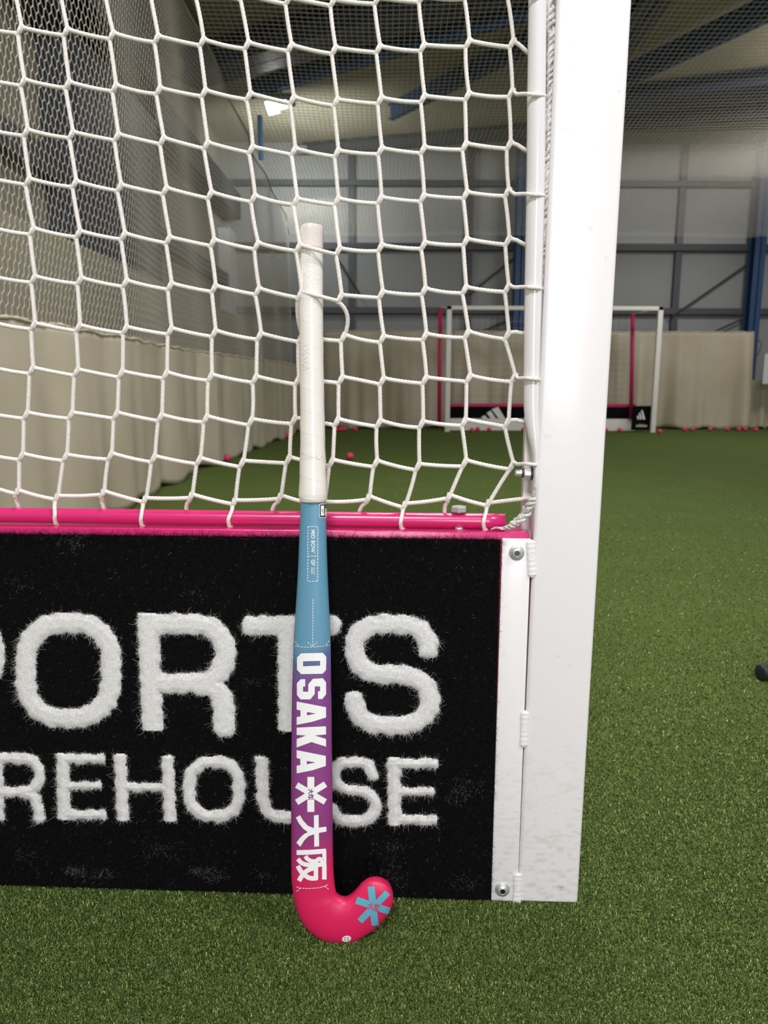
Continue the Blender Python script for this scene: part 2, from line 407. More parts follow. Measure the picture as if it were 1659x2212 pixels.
# ------------------------------------------------------------------ curtains
def curtain(name, P0c, P1c, z0, z1, waves, label, amp=0.05, seed=1, nx=260, nz=26, path=None):
    r = np.random.default_rng(seed)
    P0c, P1c = np.array(P0c, float), np.array(P1c, float); d = P1c - P0c; L = np.linalg.norm(d); d = d / L; n = np.array([-d[1], d[0]])
    s = np.linspace(0, 1, nx); z = np.linspace(0, 1, nz)
    ph = r.uniform(0, 6.28, 8); fr = waves * np.array([1, 1.63, 2.7, 0.45, 4.3]); am = np.array([1, .6, .3, .9, .10])
    Vv = []
    for zi in z:
        h = z0 + (z1 - z0) * zi
        k = 0.3 + 0.7 * (1 - zi) ** 0.7
        off = sum(am[q] * np.sin(fr[q] * 6.283 * s + ph[q] + 0.9 * zi * math.sin(q + 1)) for q in range(5)) * amp * k
        base = (P0c[None, :] + d * (s * L)[:, None]) if path is None else path(s)
        xy = base + n * off[:, None]
        hem = 0.02 * np.sin(fr[1] * 6.283 * s + ph[5]) * (1 - zi) + 0.005 * np.sin(fr[2] * 6.283 * s + ph[6]) * zi
        Vv.append(np.column_stack([xy, h + hem + 0.02 * (1 - zi)]))
    Vv = np.array(Vv).reshape(-1, 3)
    i = np.arange(nz - 1)[:, None] * nx; j = np.arange(nx - 1)[None, :]
    F = np.stack([i + j, i + j + 1, i + nx + j + 1, i + nx + j], -1).reshape(-1, 4)
    root = thing(name, label, 'curtain', (float(P0c[0]), float(P0c[1]), z0))
    o = mesh_obj('drape', Vv, F, M['curtain'], root)
    md = o.modifiers.new('thickness', 'SOLIDIFY'); md.thickness = 0.004
    top = Vv[-nx:]
    V, Ft = tube(top + np.array([0, 0, 0.0]), 0.009, 6, mod=lambda s, t: 1 + 0.35 * np.sin(s * 60) * np.sin(s * 23))
    mesh_obj('hem', V, Ft, M['edge_cord'], root)
    return root
def lpath(s):
    y = 1.0 + s * (WALLY - 2.0)
    x = np.interp(y, [0, 4.4, 6.4, 6.7, 8, 10, 11.6, 13], [-1.52, -1.46, -1.56, -1.46, -1.42, -1.30, -1.24, -1.3])
    return np.stack([x - 0.04, y], 1)
curtain('curtain', (-1.5, 1.0), (-1.5, WALLY - 1.0), 0.0, 1.0, 11, 'long cream canvas curtain along the left side under the netting', 0.022, 3, nx=900, path=lpath)
CY = 12.35
a_ = aty(655, 900, CY); b_ = aty(1612, 900, CY); top = aty(1200, 716, CY)[2]
curtain('curtain', (a_[0], CY), (b_[0], CY), 0.0, top, 8, 'wide cream canvas curtain hanging behind the far goal', 0.085, 5, nx=420)
a_ = aty(1608, 900, CY + 0.15); top2 = aty(1640, 822, CY + 0.15)[2]
curtain('curtain', (a_[0], CY + 0.2), (a_[0] + 2.6, CY + 0.2), 0.0, top2, 7, 'lower cream curtain at the right edge beside the tall far curtain', 0.05, 9, nx=160)
a_ = aty(1636, 765, CY); b_ = aty(1680, 785, CY)
ns = thing('notice_sheet', 'small pale notice sheet hanging above the low right curtain', 'notice', (a_[0], CY, b_[2]))
abox('sheet', a_[0], a_[0] + 0.5, CY - 0.25, CY - 0.244, b_[2] - 0.33, a_[2], M['paper'], ns)
V, F = tube([aty(1636, 768, CY), aty(1645, 745, CY), aty(1640, 735, CY), aty(1625, 730, CY)], 0.008, 6); mesh_obj('cord', V, F, M['steel'], ns)

# ------------------------------------------------------------------ lamp in view
def fixture(px, py, z, label):
    c = zr(px, py, z)
    root = thing('ceiling_light', label, 'lamp', c)
    abox('housing', c[0] - 0.17, c[0] + 0.17, c[1] - 0.12, c[1] + 0.12, c[2] + 0.05, c[2] + 0.13, M['steel'], root, 0.01)
    g = Geo()
    for s, dz in ((-0.055, 0.0), (0.055, 0.06)):
        g.add(*boxg((c[0] - 0.10 + s, c[1] - 0.09, c[2] - 0.07 + dz), (0.13, 0, 0.03), (0, 0.16, 0), (-0.03, 0, 0.10)))
    g.build('lamp_head', M['lampglow'], root, smooth=False)
    V, F = tube([(c[0], c[1], c[2] + 0.12), (c[0], c[1], ROOFZ)], 0.012, 8); mesh_obj('hanger', V, F, M['steel'], root)
fixture(607, 232, 4.1, 'bright white twin lamp glowing under the roof')
c = aty(563, 290, 10.5)
struct(rail_between('trim_26', aty(561, 250, 11.0), aty(564, 345, 11.0), 0.035, mat('bright_blue_steel', lin(70, 140, 205), 0.5)))

# ------------------------------------------------------------------ FAR GOAL
GY = ground(962, 933)[1]
gl = aty(966, 930, GY); gr = aty(1411, 930, GY); gt = aty(1200, 661, GY)[2]
FG = thing('hockey_goal', 'distant white hockey goal with pink back stanchions before the cream curtain', 'goal', ((gl[0] + gr[0]) / 2, GY, 0))
pw = 0.075
abox('goal_post', gl[0] - pw / 2, gl[0] + pw / 2, GY, GY + 0.06, 0, gt, M['goalw'], FG, 0.005)
abox('goal_post', gr[0] - pw / 2, gr[0] + pw / 2, GY, GY + 0.06, 0, gt, M['goalw'], FG, 0.005)
abox('crossbar', gl[0] - pw / 2, gr[0] + pw / 2, GY, GY + 0.06, gt - 0.06, gt, M['goalw'], FG, 0.005)
def slab(px0, px1, py0, py1, Y, m, name, th=0.03, par=None):
    a = aty(px0, py1, Y); b = aty(px1, py0, Y)
    return abox(name, a[0], b[0], Y, Y + th, max(0.0, a[2]), b[2], m, par or FG)
BY = GY + 0.45
bb = slab(964, 1372, 877, 905, BY, M['black'], 'backboard')
tagm = lambda o, t: o.__setitem__('label', t)
slab(964, 1372, 905, 931, BY - 0.002, M['goalw'], 'carpet_stripe', 0.034, bb)
slab(962, 1374, 873, 878, BY - 0.004, M['fargoalpink'], 'top_rail', 0.04, bb)
sb = slab(1364, 1407, 877, 929, GY + 0.09, M['black'], 'sideboard')
for (x0, y0, x1, y1) in ((951, 664, 949, 925), (1367, 678, 1363, 905)):
    Y = GY + 0.42
    a, b = aty(x0, y0, Y), aty(x1, y1, Y)
    V, F = tube([a, (a + b) / 2, b], 0.032, 8); mesh_obj('back_stanchion', V, F, M['fargoalpink'], FG)
    V, F = tube([a, np.array([a[0] + (0.1 if x0 < 1000 else 0.3), GY + 0.05, gt - 0.03])], 0.014, 8); mesh_obj('top_brace', V, F, M['goalw'], FG)
# marks on the far boards: three slanted bars
def flatpoly(name, pts, Y, m, par, th=0.004):
    n = len(pts); f = [aty(x, y, Y) for x, y in pts]; b = [q + np.array([0, th, 0]) for q in f]
    F = [tuple(range(n)), tuple(range(n, 2 * n))[::-1]] + [(i, i + n, (i + 1) % n + n, (i + 1) % n) for i in range(n)]
    return f + b, F
g = Geo()
for pts in ([(1062, 884), (1076, 879), (1092, 905), (1078, 905)], [(1051, 892), (1060, 887), (1072, 905), (1061, 905)], [(1040, 900), (1048, 897), (1054, 905), (1043, 905)]):
    g.add(*flatpoly('', pts, BY - 0.008, M['goalw'], bb))
g.build('printed_mark', M['goalw'], bb, smooth=False)
g = Geo()
Ys = GY + 0.084
for pts in ([(1385, 886), (1388, 886), (1394, 906), (1389, 906)], [(1380, 893), (1383, 891), (1387, 906), (1383, 906)], [(1376, 899), (1379, 897), (1381, 906), (1377, 906)]):
    g.add(*flatpoly('', pts, Ys, M['goalw'], sb))
g.build('printed_mark', M['goalw'], sb, smooth=False)

def text_geo(body, size=1.0, offset=0.0):
    cu = bpy.data.curves.new('t', 'FONT'); cu.body = body; cu.size = size; cu.offset = offset; cu.resolution_u = 3
    o = bpy.data.objects.new('t', cu); SC.collection.objects.link(o)
    bpy.context.view_layer.update()
    dg = bpy.context.evaluated_depsgraph_get(); me = o.evaluated_get(dg).to_mesh()
    V = np.array([v.co[:] for v in me.vertices]) if len(me.vertices) else np.zeros((0, 3)); F = [list(p.vertices) for p in me.polygons]
    o.evaluated_get(dg).to_mesh_clear(); bpy.data.objects.remove(o); bpy.data.curves.remove(cu)
    return V, F
V, F = text_geo('adidas', 1.0, 0.01)
wd = np.ptp(V[:, 0]); P = [aty(1374 + (v[0] - V[:, 0].min()) / wd * 24, 922 - (v[1]) * 9.0, Ys - 0.002) for v in V]
mesh_obj('printed_word', P, F, M['goalw'], sb, smooth=False)
# loose net of the far goal
A = []; B = []
for x in np.arange(gl[0] + 0.05, gr[0] - 0.3, 0.1): A.append((x, BY - 0.03, 0.45)); B.append((x, BY - 0.03, gt - 0.1))
for z in np.arange(0.5, gt - 0.1, 0.1): A.append((gl[0], BY - 0.03, z)); B.append((gr[0] - 0.3, BY - 0.03, z))
V, F = struts(np.array(A), np.array(B), 0.0012); mesh_obj('goal_net', V, F, M['goalw'], FG, smooth=False)

# ------------------------------------------------------------------ pink balls
bmx = bmesh.new(); bmesh.ops.create_icosphere(bmx, subdivisions=3, radius=0.0365)
for v in bmx.verts:   # dimples
    s = math.sin(v.co.x * 900) * math.sin(v.co.y * 900) * math.sin(v.co.z * 900); v.co *= 1 - 0.008 * max(0, s)
bme = bpy.data.meshes.new('hockey_ball'); bmx.to_mesh(bme); bmx.free(); bme.materials.append(M['ball'])
for p in bme.polygons: p.use_smooth = True
balls = [
 (756, 985, 'pink hockey ball alone on the open turf just right of the white grip', None),
 (490, 989, 'pink hockey ball at the foot of the left curtain, the nearer one', None),
 (620, 941, 'pink hockey ball at the foot of the left curtain, farther away beside the grip', None),
 (1425, 932, 'pink hockey ball on the turf just outside the right post of the far goal', None)]
L1 = 'small pink hockey ball at the curtain foot left of the far goal'
L2 = 'small pink hockey ball on the turf inside the mouth of the far goal'
L3 = 'small pink hockey ball in the scattered row under the far curtain right of the far goal'
ORD = ['leftmost', 'second from the left', 'third from the left', 'fourth from the left', 'fifth from the left', 'sixth from the left', 'rightmost']
for k, x in enumerate((727, 736, 744, 767)): balls.append((x, 927, (ORD[k] if k < 3 else 'rightmost') + ' of four small pink balls left of the far goal', 'pink balls left of the far goal'))
for k, (x, y) in enumerate(((1020, 929), (1032, 927), (1057, 928), (1131, 928), (1309, 929), (1339, 929))): balls.append((x, y, (ORD[k] if k < 5 else 'rightmost') + ' of six small pink balls inside the far goal', 'pink balls in the far goal'))
for k, (x, y) in enumerate(((1479, 927), (1496, 927), (1534, 927), (1571, 927), (1596, 927), (1610, 927), (1633, 928))): balls.append((x, y, ORD[k] + ' of seven small pink balls right of the far goal', 'pink balls right of the far goal'))
for x, y, lab, grp in balls:
    o = bpy.data.objects.new('hockey_ball', bme); SC.collection.objects.link(o)
    p = ground(x, y, 0.036); o.location = (p[0], p[1] if p[1] < CY - 0.15 else CY - 0.15, 0.036)
    if p[1] > CY - 0.15: o.location.x = p[0] * (CY - 0.15) / p[1]
    tag(o, lab, 'ball', grp)

# ------------------------------------------------------------------ second stick lying at right
e0 = ground(1649, 1452, 0.022)
S2 = thing('hockey_stick', 'pink-gripped hockey stick with black end cap lying on the turf at the right edge', 'hockey stick', (e0[0], e0[1], 0))
dr = np.array([0.93, 0.36, 0]); dr /= np.linalg.norm(dr)
e0 = e0 - dr * 0.012
V, F = lathe([(0, 0.0145), (0.002, 0.0185), (0.006, 0.0208), (0.028, 0.0213), (0.033, 0.0195)], e0, dr, 40); mesh_obj('end_cap', V, F, M['rubber'], S2)
V, F = tube([e0 + dr * 0.028 + dr * t for t in np.linspace(0, 0.32, 60)], 0.0185, 24, mod=lambda s, t: 1 + 0.025 * ((s / 0.022 - t / 6.283) % 1)); mesh_obj('grip', V, F, M['pinkgrip'], S2)
path = [e0 + dr * (0.345 + t) for t in np.linspace(0, 0.46, 14)]
q = path[-1]; side = np.array([-dr[1], dr[0], 0])
for t in np.linspace(0.2, 3.0, 14): path.append(q + dr * 0.045 * math.sin(t) * 1.0 + side * 0.045 * (1 - math.cos(t)))
V, F = tube(path, np.interp(np.arange(28), [0, 6, 13, 20, 27], [0.014, 0.018, 0.023, 0.025, 0.014]), 20, depth=np.full(28, 0.0125), side_dir=side)
V = np.array(V); V[:, 2] += 0.0
mesh_obj('shaft', V, F, M['pinkgrip'], S2)

# ================================================================== NEAR GOAL
NG = thing('hockey_goal', 'near hockey goal with tall white post, white cord net and black lettered side panel', 'goal', guv(0, 0))
uL, uR = uv(gp(1135, 1500))[0] , uv(gp(1295, 1100))[0]
uL = uv(gp(1139, 1400))[0]
POST_D = 0.052
post = box_obj('goal_post', guv(uL, 0.0), E1 * (uR - uL), NB * POST_D, np.array([0, 0, 2.14]) + E1 * 0.011, M['paint'], NG, 0.0055, 5)
box_obj('rear_flange', guv(uL - 0.012, 0.0, 0.032), E1 * 0.016, NB * 0.02, np.array([0, 0, 2.14]) + E1 * 0.011, M['paint'], post, 0.002)
uP = uv(gp(1085, 1170))[0]
plate = box_obj('mounting_plate', guv(uP, 0.001, 0.0005), E1 * (uL - uP - 0.0002), NB * 0.006, (0, 0, 0.541), M['paint'], post, 0.0012)
def weld(px, y0, y1, wpx):
    a, b = gp(px[0], y0, -0.0002), gp(px[1], y1, -0.0002)
    n = 90; P = np.array([a + (b - a) * t for t in np.linspace(0, 1, n)]); s = np.linspace(0, 1, n)
    w_ = (wpx + 2) / 2 * pxscale(a)
    rad = w_ * (1 + 0.035 * np.sin(s * 41) + 0.04 * np.sin(s * 7 + 1)) * np.clip(np.minimum(s, 1 - s) * 14, 0.25, 1) ** 0.5
    V, F = tube(P, rad, 16, depth=rad * 0.36 + 0.0002 * np.abs(np.sin(s * 26)), side_dir=E1)
    mesh_obj('weld_bead', V, F, M['paint'], post)
weld((1146, 1150), 1166, 1247, 17); weld((1134, 1131), 1535, 1614, 15); weld((1119, 1116), 1886, 1956, 16)
def dome_bolt(px, py, rpx):
    c = gp(px, py, 0.0003); r = rpx * pxscale(c)
    V, F = lathe([(0, r), (0.0012, r), (0.0016, r * 0.95)], c, -NB, 40)
    wsh = mesh_obj('washer', V, F, M['zinc'], post); 
    V, F = lathe([(0.0014, r * 0.78), (0.003, r * 0.76), (0.0048, r * 0.62), (0.0058, r * 0.42), (0.0058, r * 0.38), (0.0035, r * 0.34), (0.003, 0.0005)], c, -NB, 40)
    mesh_obj('bolt', V, F, M['zinc'], post)
    V, F = lathe([(0.0052, r * 0.34), (0.0060, r * 0.34)], c, -NB, 6)
    mesh_obj('hex_socket_shade', V, F, M['zincd'], post, smooth=False)  # solid dark disc set in for the shaded hollow of the socket
dome_bolt(1116, 1194, 16.5); dome_bolt(1085, 1921, 16)

# side panel
uA = -1.25
zt = gp(500, 1146)[2]; uRB = uv(gp(1146, 1152))[0]
SB = box_obj('side_panel', guv(uA, 0.002, 0.0075), E1 * (uL - 0.0015 - uA), NB * 0.045, (0, 0, 0.002 + zt - 0.004), M['pink'], NG, 0.0015)
SB['label'] = 'glossy pink panel with carpeted black face'
# carpet base and lettering -----------------------------------------
COFF = -0.001
cu0, cu1 = uA, uv(gp(1072, 1600, COFF))[0]
cz1 = uv(gp(500, 1159, COFF))[1]; cz0 = 0.004
def cx1(z): return np.interp(z, [0, 0.54], [uv(gp(1061, 1940, COFF))[0], uv(gp(1081, 1175, COFF))[0]])
def PU(pts): return np.array([uv(gp(x, y, COFF - 0.004)) for x, y in pts])
def rrect(x0, x1, y0, y1, r, n=7):
    pts = []
    for cx, cy, a0 in ((x1 - r, y0 + r, -90), (x1 - r, y1 - r, 0), (x0 + r, y1 - r, 90), (x0 + r, y0 + r, 180)):
        for k in range(n): t = math.radians(a0 + 90 * k / (n - 1)); pts.append((cx + r * math.cos(t), cy + r * math.sin(t)))
    return pts + [pts[0]]
zA = lambda L: [(x / 2.5136, 1250 + y / 2.5136) for x, y in L]
zB = lambda L: [(600 + x / 3.1157, 1250 + y / 3.1157) for x, y in L]
def sm(pts, n=40):
    """smooth a polyline (Catmull-Rom)"""
    P = np.array(pts, float); Q = np.vstack([2 * P[0] - P[1], P, 2 * P[-1] - P[-2]]); out = []
    for i in range(len(P) - 1):
        for t in np.linspace(0, 1, 6, endpoint=False):
            a, b, c, d = Q[i:i + 4]
            out.append(0.5 * ((2 * b) + (-a + c) * t + (2 * a - 5 * b + 4 * c - d) * t * t + (-a + 3 * b - 3 * c + d) * t ** 3))
    out.append(P[-1]); return [tuple(q) for q in out]
LET = [   # (label, [(polyline px, half width px, flat ends)])
 ('P', [([(-158, 1330), (-150, 1575)], 23, 1), (sm([(-150, 1352), (-60, 1350), (-25, 1368), (-13, 1410), (-20, 1452), (-60, 1477), (-150, 1478)]), 23, 1)]),
 ('O', [(rrect(55, 239, 1346, 1552, 74), 23, 0)]),
 ('R', [([(318, 1327), (329, 1578)], 24, 1), (sm([(318, 1350), (400, 1348), (455, 1356), (483, 1390), (485, 1425), (465, 1462), (430, 1475), (325, 1477)]), 23, 1), (sm([(420, 1478), (462, 1486), (479, 1510), (483, 1545), (484, 1578)]), 24, 1)]),
 ('T', [([(543, 1352), (715, 1351)], 22, 0), ([(625, 1345), (626, 1580)], 26, 1)]),
 ('S', [(sm(zB([(1010, 485), (1012, 440), (975, 365), (890, 318), (760, 308), (630, 320), (545, 375), (515, 470), (545, 570), (620, 630), (740, 645), (890, 660), (985, 715), (1025, 810), (1005, 900), (930, 970), (780, 990), (630, 975), (545, 915), (505, 800)])), 21.5, 1)]),
 ('R', [([(-10, 1628), (-4, 1772)], 14, 1), (sm([(-8, 1640), (40, 1639), (72, 1646), (85, 1672), (76, 1700), (45, 1711), (-6, 1711)]), 13, 1), (sm([(40, 1711), (68, 1720), (80, 1740), (84, 1772)]), 13.5, 1)]),
 ('E', [([(134, 1630), (138, 1771)], 14.5, 1), ([(130, 1640), (226, 1640)], 11.5, 1), ([(134, 1698), (218, 1698)], 9.5, 1), ([(136, 1760), (228, 1761)], 11.5, 1)]),
 ('H', [([(259, 1631), (265, 1773)], 14.5, 1), ([(361, 1634), (367, 1775)], 14.5, 1), ([(260, 1701), (364, 1702)], 10.5, 1)]),
 ('O', [(rrect(409, 516, 1647, 1764, 44), 14, 0)]),
 ('U', [(sm([(564, 1636), (566, 1690), (569, 1735), (585, 1760), (625, 1767), (655, 1758), (668, 1735), (668, 1690), (667, 1640)]), 14, 1)]),
 ('S', [(sm(zB([(640, 1330), (632, 1300), (600, 1255), (530, 1238), (440, 1245), (385, 1290), (385, 1360), (440, 1415), (550, 1432), (630, 1462), (660, 1530), (635, 1600), (560, 1632), (450, 1630), (380, 1585), (360, 1540)])), 13, 1)]),
 ('E', [([(851, 1638), (853, 1783)], 14.5, 1), ([(845, 1650), (945, 1650)], 12, 1), ([(850, 1711), (937, 1711)], 10, 1), ([(850, 1771), (943, 1773)], 12, 1)]),
]
def sdf(U, strokes):
    """signed distance (metres) of uv points to a letter"""
    out = np.full(len(U), 9.0)
    for pts, hw, flat in strokes:
        Q = PU(pts); w_ = hw * 6.4e-4 * (1.0 if True else 1)
        n = len(Q) - 1
        for i in range(n):
            a, b = Q[i], Q[i + 1]; d = b - a; L = np.linalg.norm(d)
            if L < 1e-7: continue
            d = d / L; r = U - a; t = r @ d; pr = np.abs(r[:, 0] * d[1] - r[:, 1] * d[0])
            over = np.maximum(-t, t - L)
            dist = np.where(over > 0, np.hypot(pr, over), pr) - w_
            if flat and i in (0, n - 1):
                e = np.where((t < 0) & (i == 0), -t, np.where((t > L) & (i == n - 1), t - L, -1))
                dist = np.where(e > 0, np.hypot(np.maximum(pr - w_ + 0.004, 0), e + 0.004 if False else e) - 0.0, dist)
            out = np.minimum(out, dist)
    return out
wob = lambda U: 0.0011 * (np.sin(U[:, 0] * 260 + 1.3 * np.sin(U[:, 1] * 190)) + np.sin(U[:, 1] * 310 + 1.7 * np.sin(U[:, 0] * 150))) * 0.7
def ribbons(root, dirs, width, wdir):
    """curved flat fibres: root (n,3), dirs (n,k,3) steps"""
    n, k, _ = dirs.shape
    P = np.concatenate([root[:, None, :], root[:, None, :] + np.cumsum(dirs, 1)], 1)   # n,k+1,3
    wv = wdir[:, None, :] * (width[:, None, None] * np.linspace(1, 0.45, k + 1)[None, :, None]) / 2
    V = np.stack([P - wv, P + wv], 2).reshape(-1, 3)
    m_ = (k + 1) * 2
    b = (np.arange(n) * m_)[:, None, None]; s = (np.arange(k) * 2)[None, :, None]
    F = (b + s + np.array([0, 1, 3, 2])[None, None, :]).reshape(-1, 4)
    return V, F, m_
def fibres(U, off, length, width, lean, curl, tint):
    """pile fibres growing out of the board face at uv points"""
    n = len(U); k = 4
    root = P0[None, :] + E1[None, :] * U[:, :1] + NB[None, :] * off[:, None] + np.array([0, 0, 1.])[None, :] * U[:, 1:2]
    ang = rng.uniform(0, 2 * math.pi, n); spin = rng.normal(0, curl, n)
    st = []
    out_ = rng.uniform(1 - lean, 1, n)
    for i in range(k):
        a = ang + spin * i; lat = np.sqrt(1 - (out_ * (1 - i / (k + 1) * 0.9)) ** 2)
        o_ = out_ * (1 - i / (k + 1) * 0.9)
        st.append(((E1[None, :] * np.cos(a)[:, None] + np.array([0, 0, 1.])[None, :] * np.sin(a)[:, None]) * lat[:, None] - NB[None, :] * o_[:, None]) * (length / k)[:, None])
    D = np.stack(st, 1)
    wa = ang + 1.57
    wd_ = E1[None, :] * np.cos(wa)[:, None] + np.array([0, 0, 1.])[None, :] * np.sin(wa)[:, None]
    V, F, m_ = ribbons(root, D, width, wd_)
    return V, F, np.repeat(tint, m_)
def rand_uv(u0, u1, z0, z1, dens):
    n = int((u1 - u0) * (z1 - z0) * dens); return np.column_stack([rng.uniform(u0, u1, n), rng.uniform(z0, z1, n)])
# black carpet base
nu, nz = 420, 180
uu = np.linspace(cu0, cu1 + 0.02, nu); zz = np.linspace(cz0, cz1, nz); UU, ZZ = np.meshgrid(uu, zz)
UU = np.minimum(UU, cx1(ZZ))
hgt = COFF - 0.0003 * rng.random(UU.shape)
V = P0 + UU[..., None] * E1 + hgt[..., None] * NB + ZZ[..., None] * np.array([0, 0, 1.])
i = np.arange(nz - 1)[:, None] * nu; j = np.arange(nu - 1)[None, :]
F = np.stack([i + j, i + j + 1, i + nu + j + 1, i + nu + j], -1).reshape(-1, 4)
Vb = V.reshape(-1, 3)
vis0 = uv(gp(-60, 1500))[0]
U = rand_uv(vis0, cx1(0.5) + 0.003, cz0, cz1 + 0.001, 460000)
U = U[U[:, 0] < cx1(U[:, 1]) + 0.0005 * rng.normal(size=len(U))]
# letters
mask_all = np.full(len(U), 9.0)
for ch_, strokes in LET:
    pts = np.vstack([PU(s[0]) for s in strokes]); lo = pts.min(0) - 0.022; hi = pts.max(0) + 0.022
    lo[0] = max(lo[0], vis0 - 0.08)
    sel = (U[:, 0] > lo[0]) & (U[:, 0] < hi[0]) & (U[:, 1] > lo[1]) & (U[:, 1] < hi[1])
    mask_all[sel] = np.minimum(mask_all[sel], sdf(U[sel], strokes))
    # pillow-shaped pile base
    st = 0.0013; gu = np.arange(lo[0], hi[0], st); gz = np.arange(lo[1], hi[1], st); GU, GZ = np.meshgrid(gu, gz)
    G = np.column_stack([GU.ravel(), GZ.ravel()]); sd = sdf(G, strokes) + wob(G)
    hh = -COFF + 0.0012 + 0.0042 * np.sqrt(np.clip(-sd / 0.009, 0, 1)) + 0.0004 * rng.random(len(G))
    VV = P0 + G[:, :1] * E1 - hh[:, None] * NB + G[:, 1:2] * np.array([0, 0, 1.])
    nn = len(gu); i = np.arange(len(gz) - 1)[:, None] * nn; j = np.arange(nn - 1)[None, :]
    FF = np.stack([i + j, i + j + 1, i + nn + j + 1, i + nn + j], -1).reshape(-1, 4)
    ok = sd[FF].mean(1) < -0.0004; FF = FF[ok]; used = np.unique(FF); remap = -np.ones(len(VV), int); remap[used] = np.arange(len(used))
    VV = VV[used]; FF = remap[FF]
    W = rand_uv(lo[0], hi[0], lo[1], hi[1], 1200000); sw = sdf(W, strokes) + wob(W); W = W[sw < 0.0006]; sw = sw[sw < 0.0006]
    offw = -(-COFF + 0.0008 + 0.0042 * np.sqrt(np.clip(-sw / 0.009, 0, 1)))
    edge = sw > -0.004
    ln = np.where(edge, rng.uniform(0.003, 0.006, len(W)), rng.uniform(0.0015, 0.0035, len(W)))
    longm = edge & (rng.random(len(W)) < 0.2); ln[longm] = rng.uniform(0.007, 0.016, longm.sum())
    Vf, Ff, tf = fibres(W, offw, ln, np.where(longm, 0.00016, rng.uniform(0.0002, 0.0004, len(W))), 0.95, 1.1, rng.random(len(W)))
    V2 = np.vstack([VV, Vf]); F2 = np.vstack([FF, Ff + len(VV)]); t2 = np.concatenate([rng.uniform(0.3, 0.8, len(VV)), tf])
    o = mesh_obj('letter', V2, F2, M['wfib'], SB, smooth=False, tint=t2); o['label'] = 'fuzzy white carpet letter ' + ch_
keep = mask_all > -0.0005; U = U[keep]
U = np.vstack([U, rand_uv(vis0, cx1(0.5), cz1 - 0.003, cz1 + 0.001, 1500000)])
# scuffed grey patches (worn pile): px centre, radius px, strength
SC_ = [(430, 1880, 22, .7), (570, 1890, 16, .6), (1140, 1880, 0, 0), (540, 1475, 24, .4), (420, 1285, 22, .35), (40, 1262, 30, .3), (165, 1175, 28, .5), (60, 1850, 30, .4), (165, 1882, 26, .85), (228, 1888, 22, .8), (458, 1888, 26, .85), (1000, 1700, 40, .35), (985, 1725, 22, .5), (845, 1830, 28, .4), (350, 1835, 40, .3), (840, 1890, 40, .3), (1005, 1905, 30, .3)]
tint = np.clip(rng.beta(1.0, 2.2, len(U)), 0, 0.95); rare = rng.random(len(U)) < 0.004; tint[rare] = 1.0
for x, y, r_, s_ in SC_:
    if r_ == 0: continue
    c_ = uv(gp(x, y, COFF)); d2 = ((U - c_) ** 2 / (np.array([1.0, 0.55]) * r_ * 6.4e-4) ** 2).sum(1); hit = rng.random(len(U)) < s_ * np.exp(-d2) * 0.6; tint[hit] = rng.uniform(0.97, 1.0, hit.sum())
ln = rng.uniform(0.0035, 0.008, len(U)); lg = rng.random(len(U)) < 0.006; ln[lg] = rng.uniform(0.009, 0.016, lg.sum())
top_ = U[:, 1] > cz1 - 0.005; ln[top_] *= rng.uniform(1.2, 2.4, top_.sum())
rt = U[:, 0] > cx1(U[:, 1]) - 0.003; ln[rt] *= 1.25
Vf, Ff, tf = fibres(U, np.full(len(U), COFF + 0.0), ln, rng.uniform(0.00022, 0.00045, len(U)), 0.85, 0.9, tint)
mesh_obj('carpet', np.vstack([Vb, Vf]), np.vstack([F, Ff + len(Vb)]), M['bfib'], SB, smooth=False, tint=np.concatenate([np.zeros(len(Vb)), tf]))
SB.data.materials[0] = M['pink']

# pink rail tube on top -------------------------------------------
RO = 0.031
ra = gp(0, 1112.5, RO); rb = gp(1090, 1126, RO); rr = 16.6 * pxscale(rb)
d = rb - ra; d /= np.linalg.norm(d)
zr_ = zt + rr + 0.0015
pts = []
for t in np.linspace(0, 1, 60):
    q = (ra - d * 0.75) * (1 - t) + rb * t; pts.append(q)
V, F = tube(pts, rr, 40, caps=False)
# hollow end
V = list(V); n0 = len(V); endc = pts[-1]
ring = [len(V) - 40 + k for k in range(40)]
V = np.array(V)
inner = endc + (V[ring] - endc) * 0.86; inner2 = inner - d * 0.04
V = np.vstack([V, inner, inner2]); 
for k in range(40):
    k2 = (k + 1) % 40; F.append([ring[k], ring[k2], n0 + k2, n0 + k]); F.append([n0 + k, n0 + k2, n0 + 40 + k2, n0 + 40 + k])
RAIL = mesh_obj('top_rail', V, F, M['pink'], NG)
# hex bolt through the rail
hb = gp(991, 1126, RO); up = np.array([0, 0, 1.])
s_ = pxscale(hb)
V, F = lathe([(rr + 0.003, 16 * s_), (rr + 0.0035, 17.5 * s_), (rr + 0.0095, 17.5 * s_), (rr + 0.0105, 15.5 * s_)], hb, up, hexa=True)
o = mesh_obj('hex_bolt', V, F, M['zinc'], RAIL, smooth=False)
V, F = lathe([(-rr - 0.001, 5 * s_), (rr + 0.004, 5 * s_)], hb, up, 20); mesh_obj('bolt_shank', V, F, M['zinc'], RAIL)
V, F = lathe([(0, 16 * s_), (0.0012, 16 * s_)], hb - up * (rr + 0.0005) - NB * 0.006, up, 32); mesh_obj('washer', V, F, M['pink'], RAIL)
V, F = lathe([(0.0012, 9 * s_), (0.004, 8 * s_)], hb - up * (rr + 0.0005) - NB * 0.007, up, 24); mesh_obj('spacer', V, F, M['zinc'], RAIL)

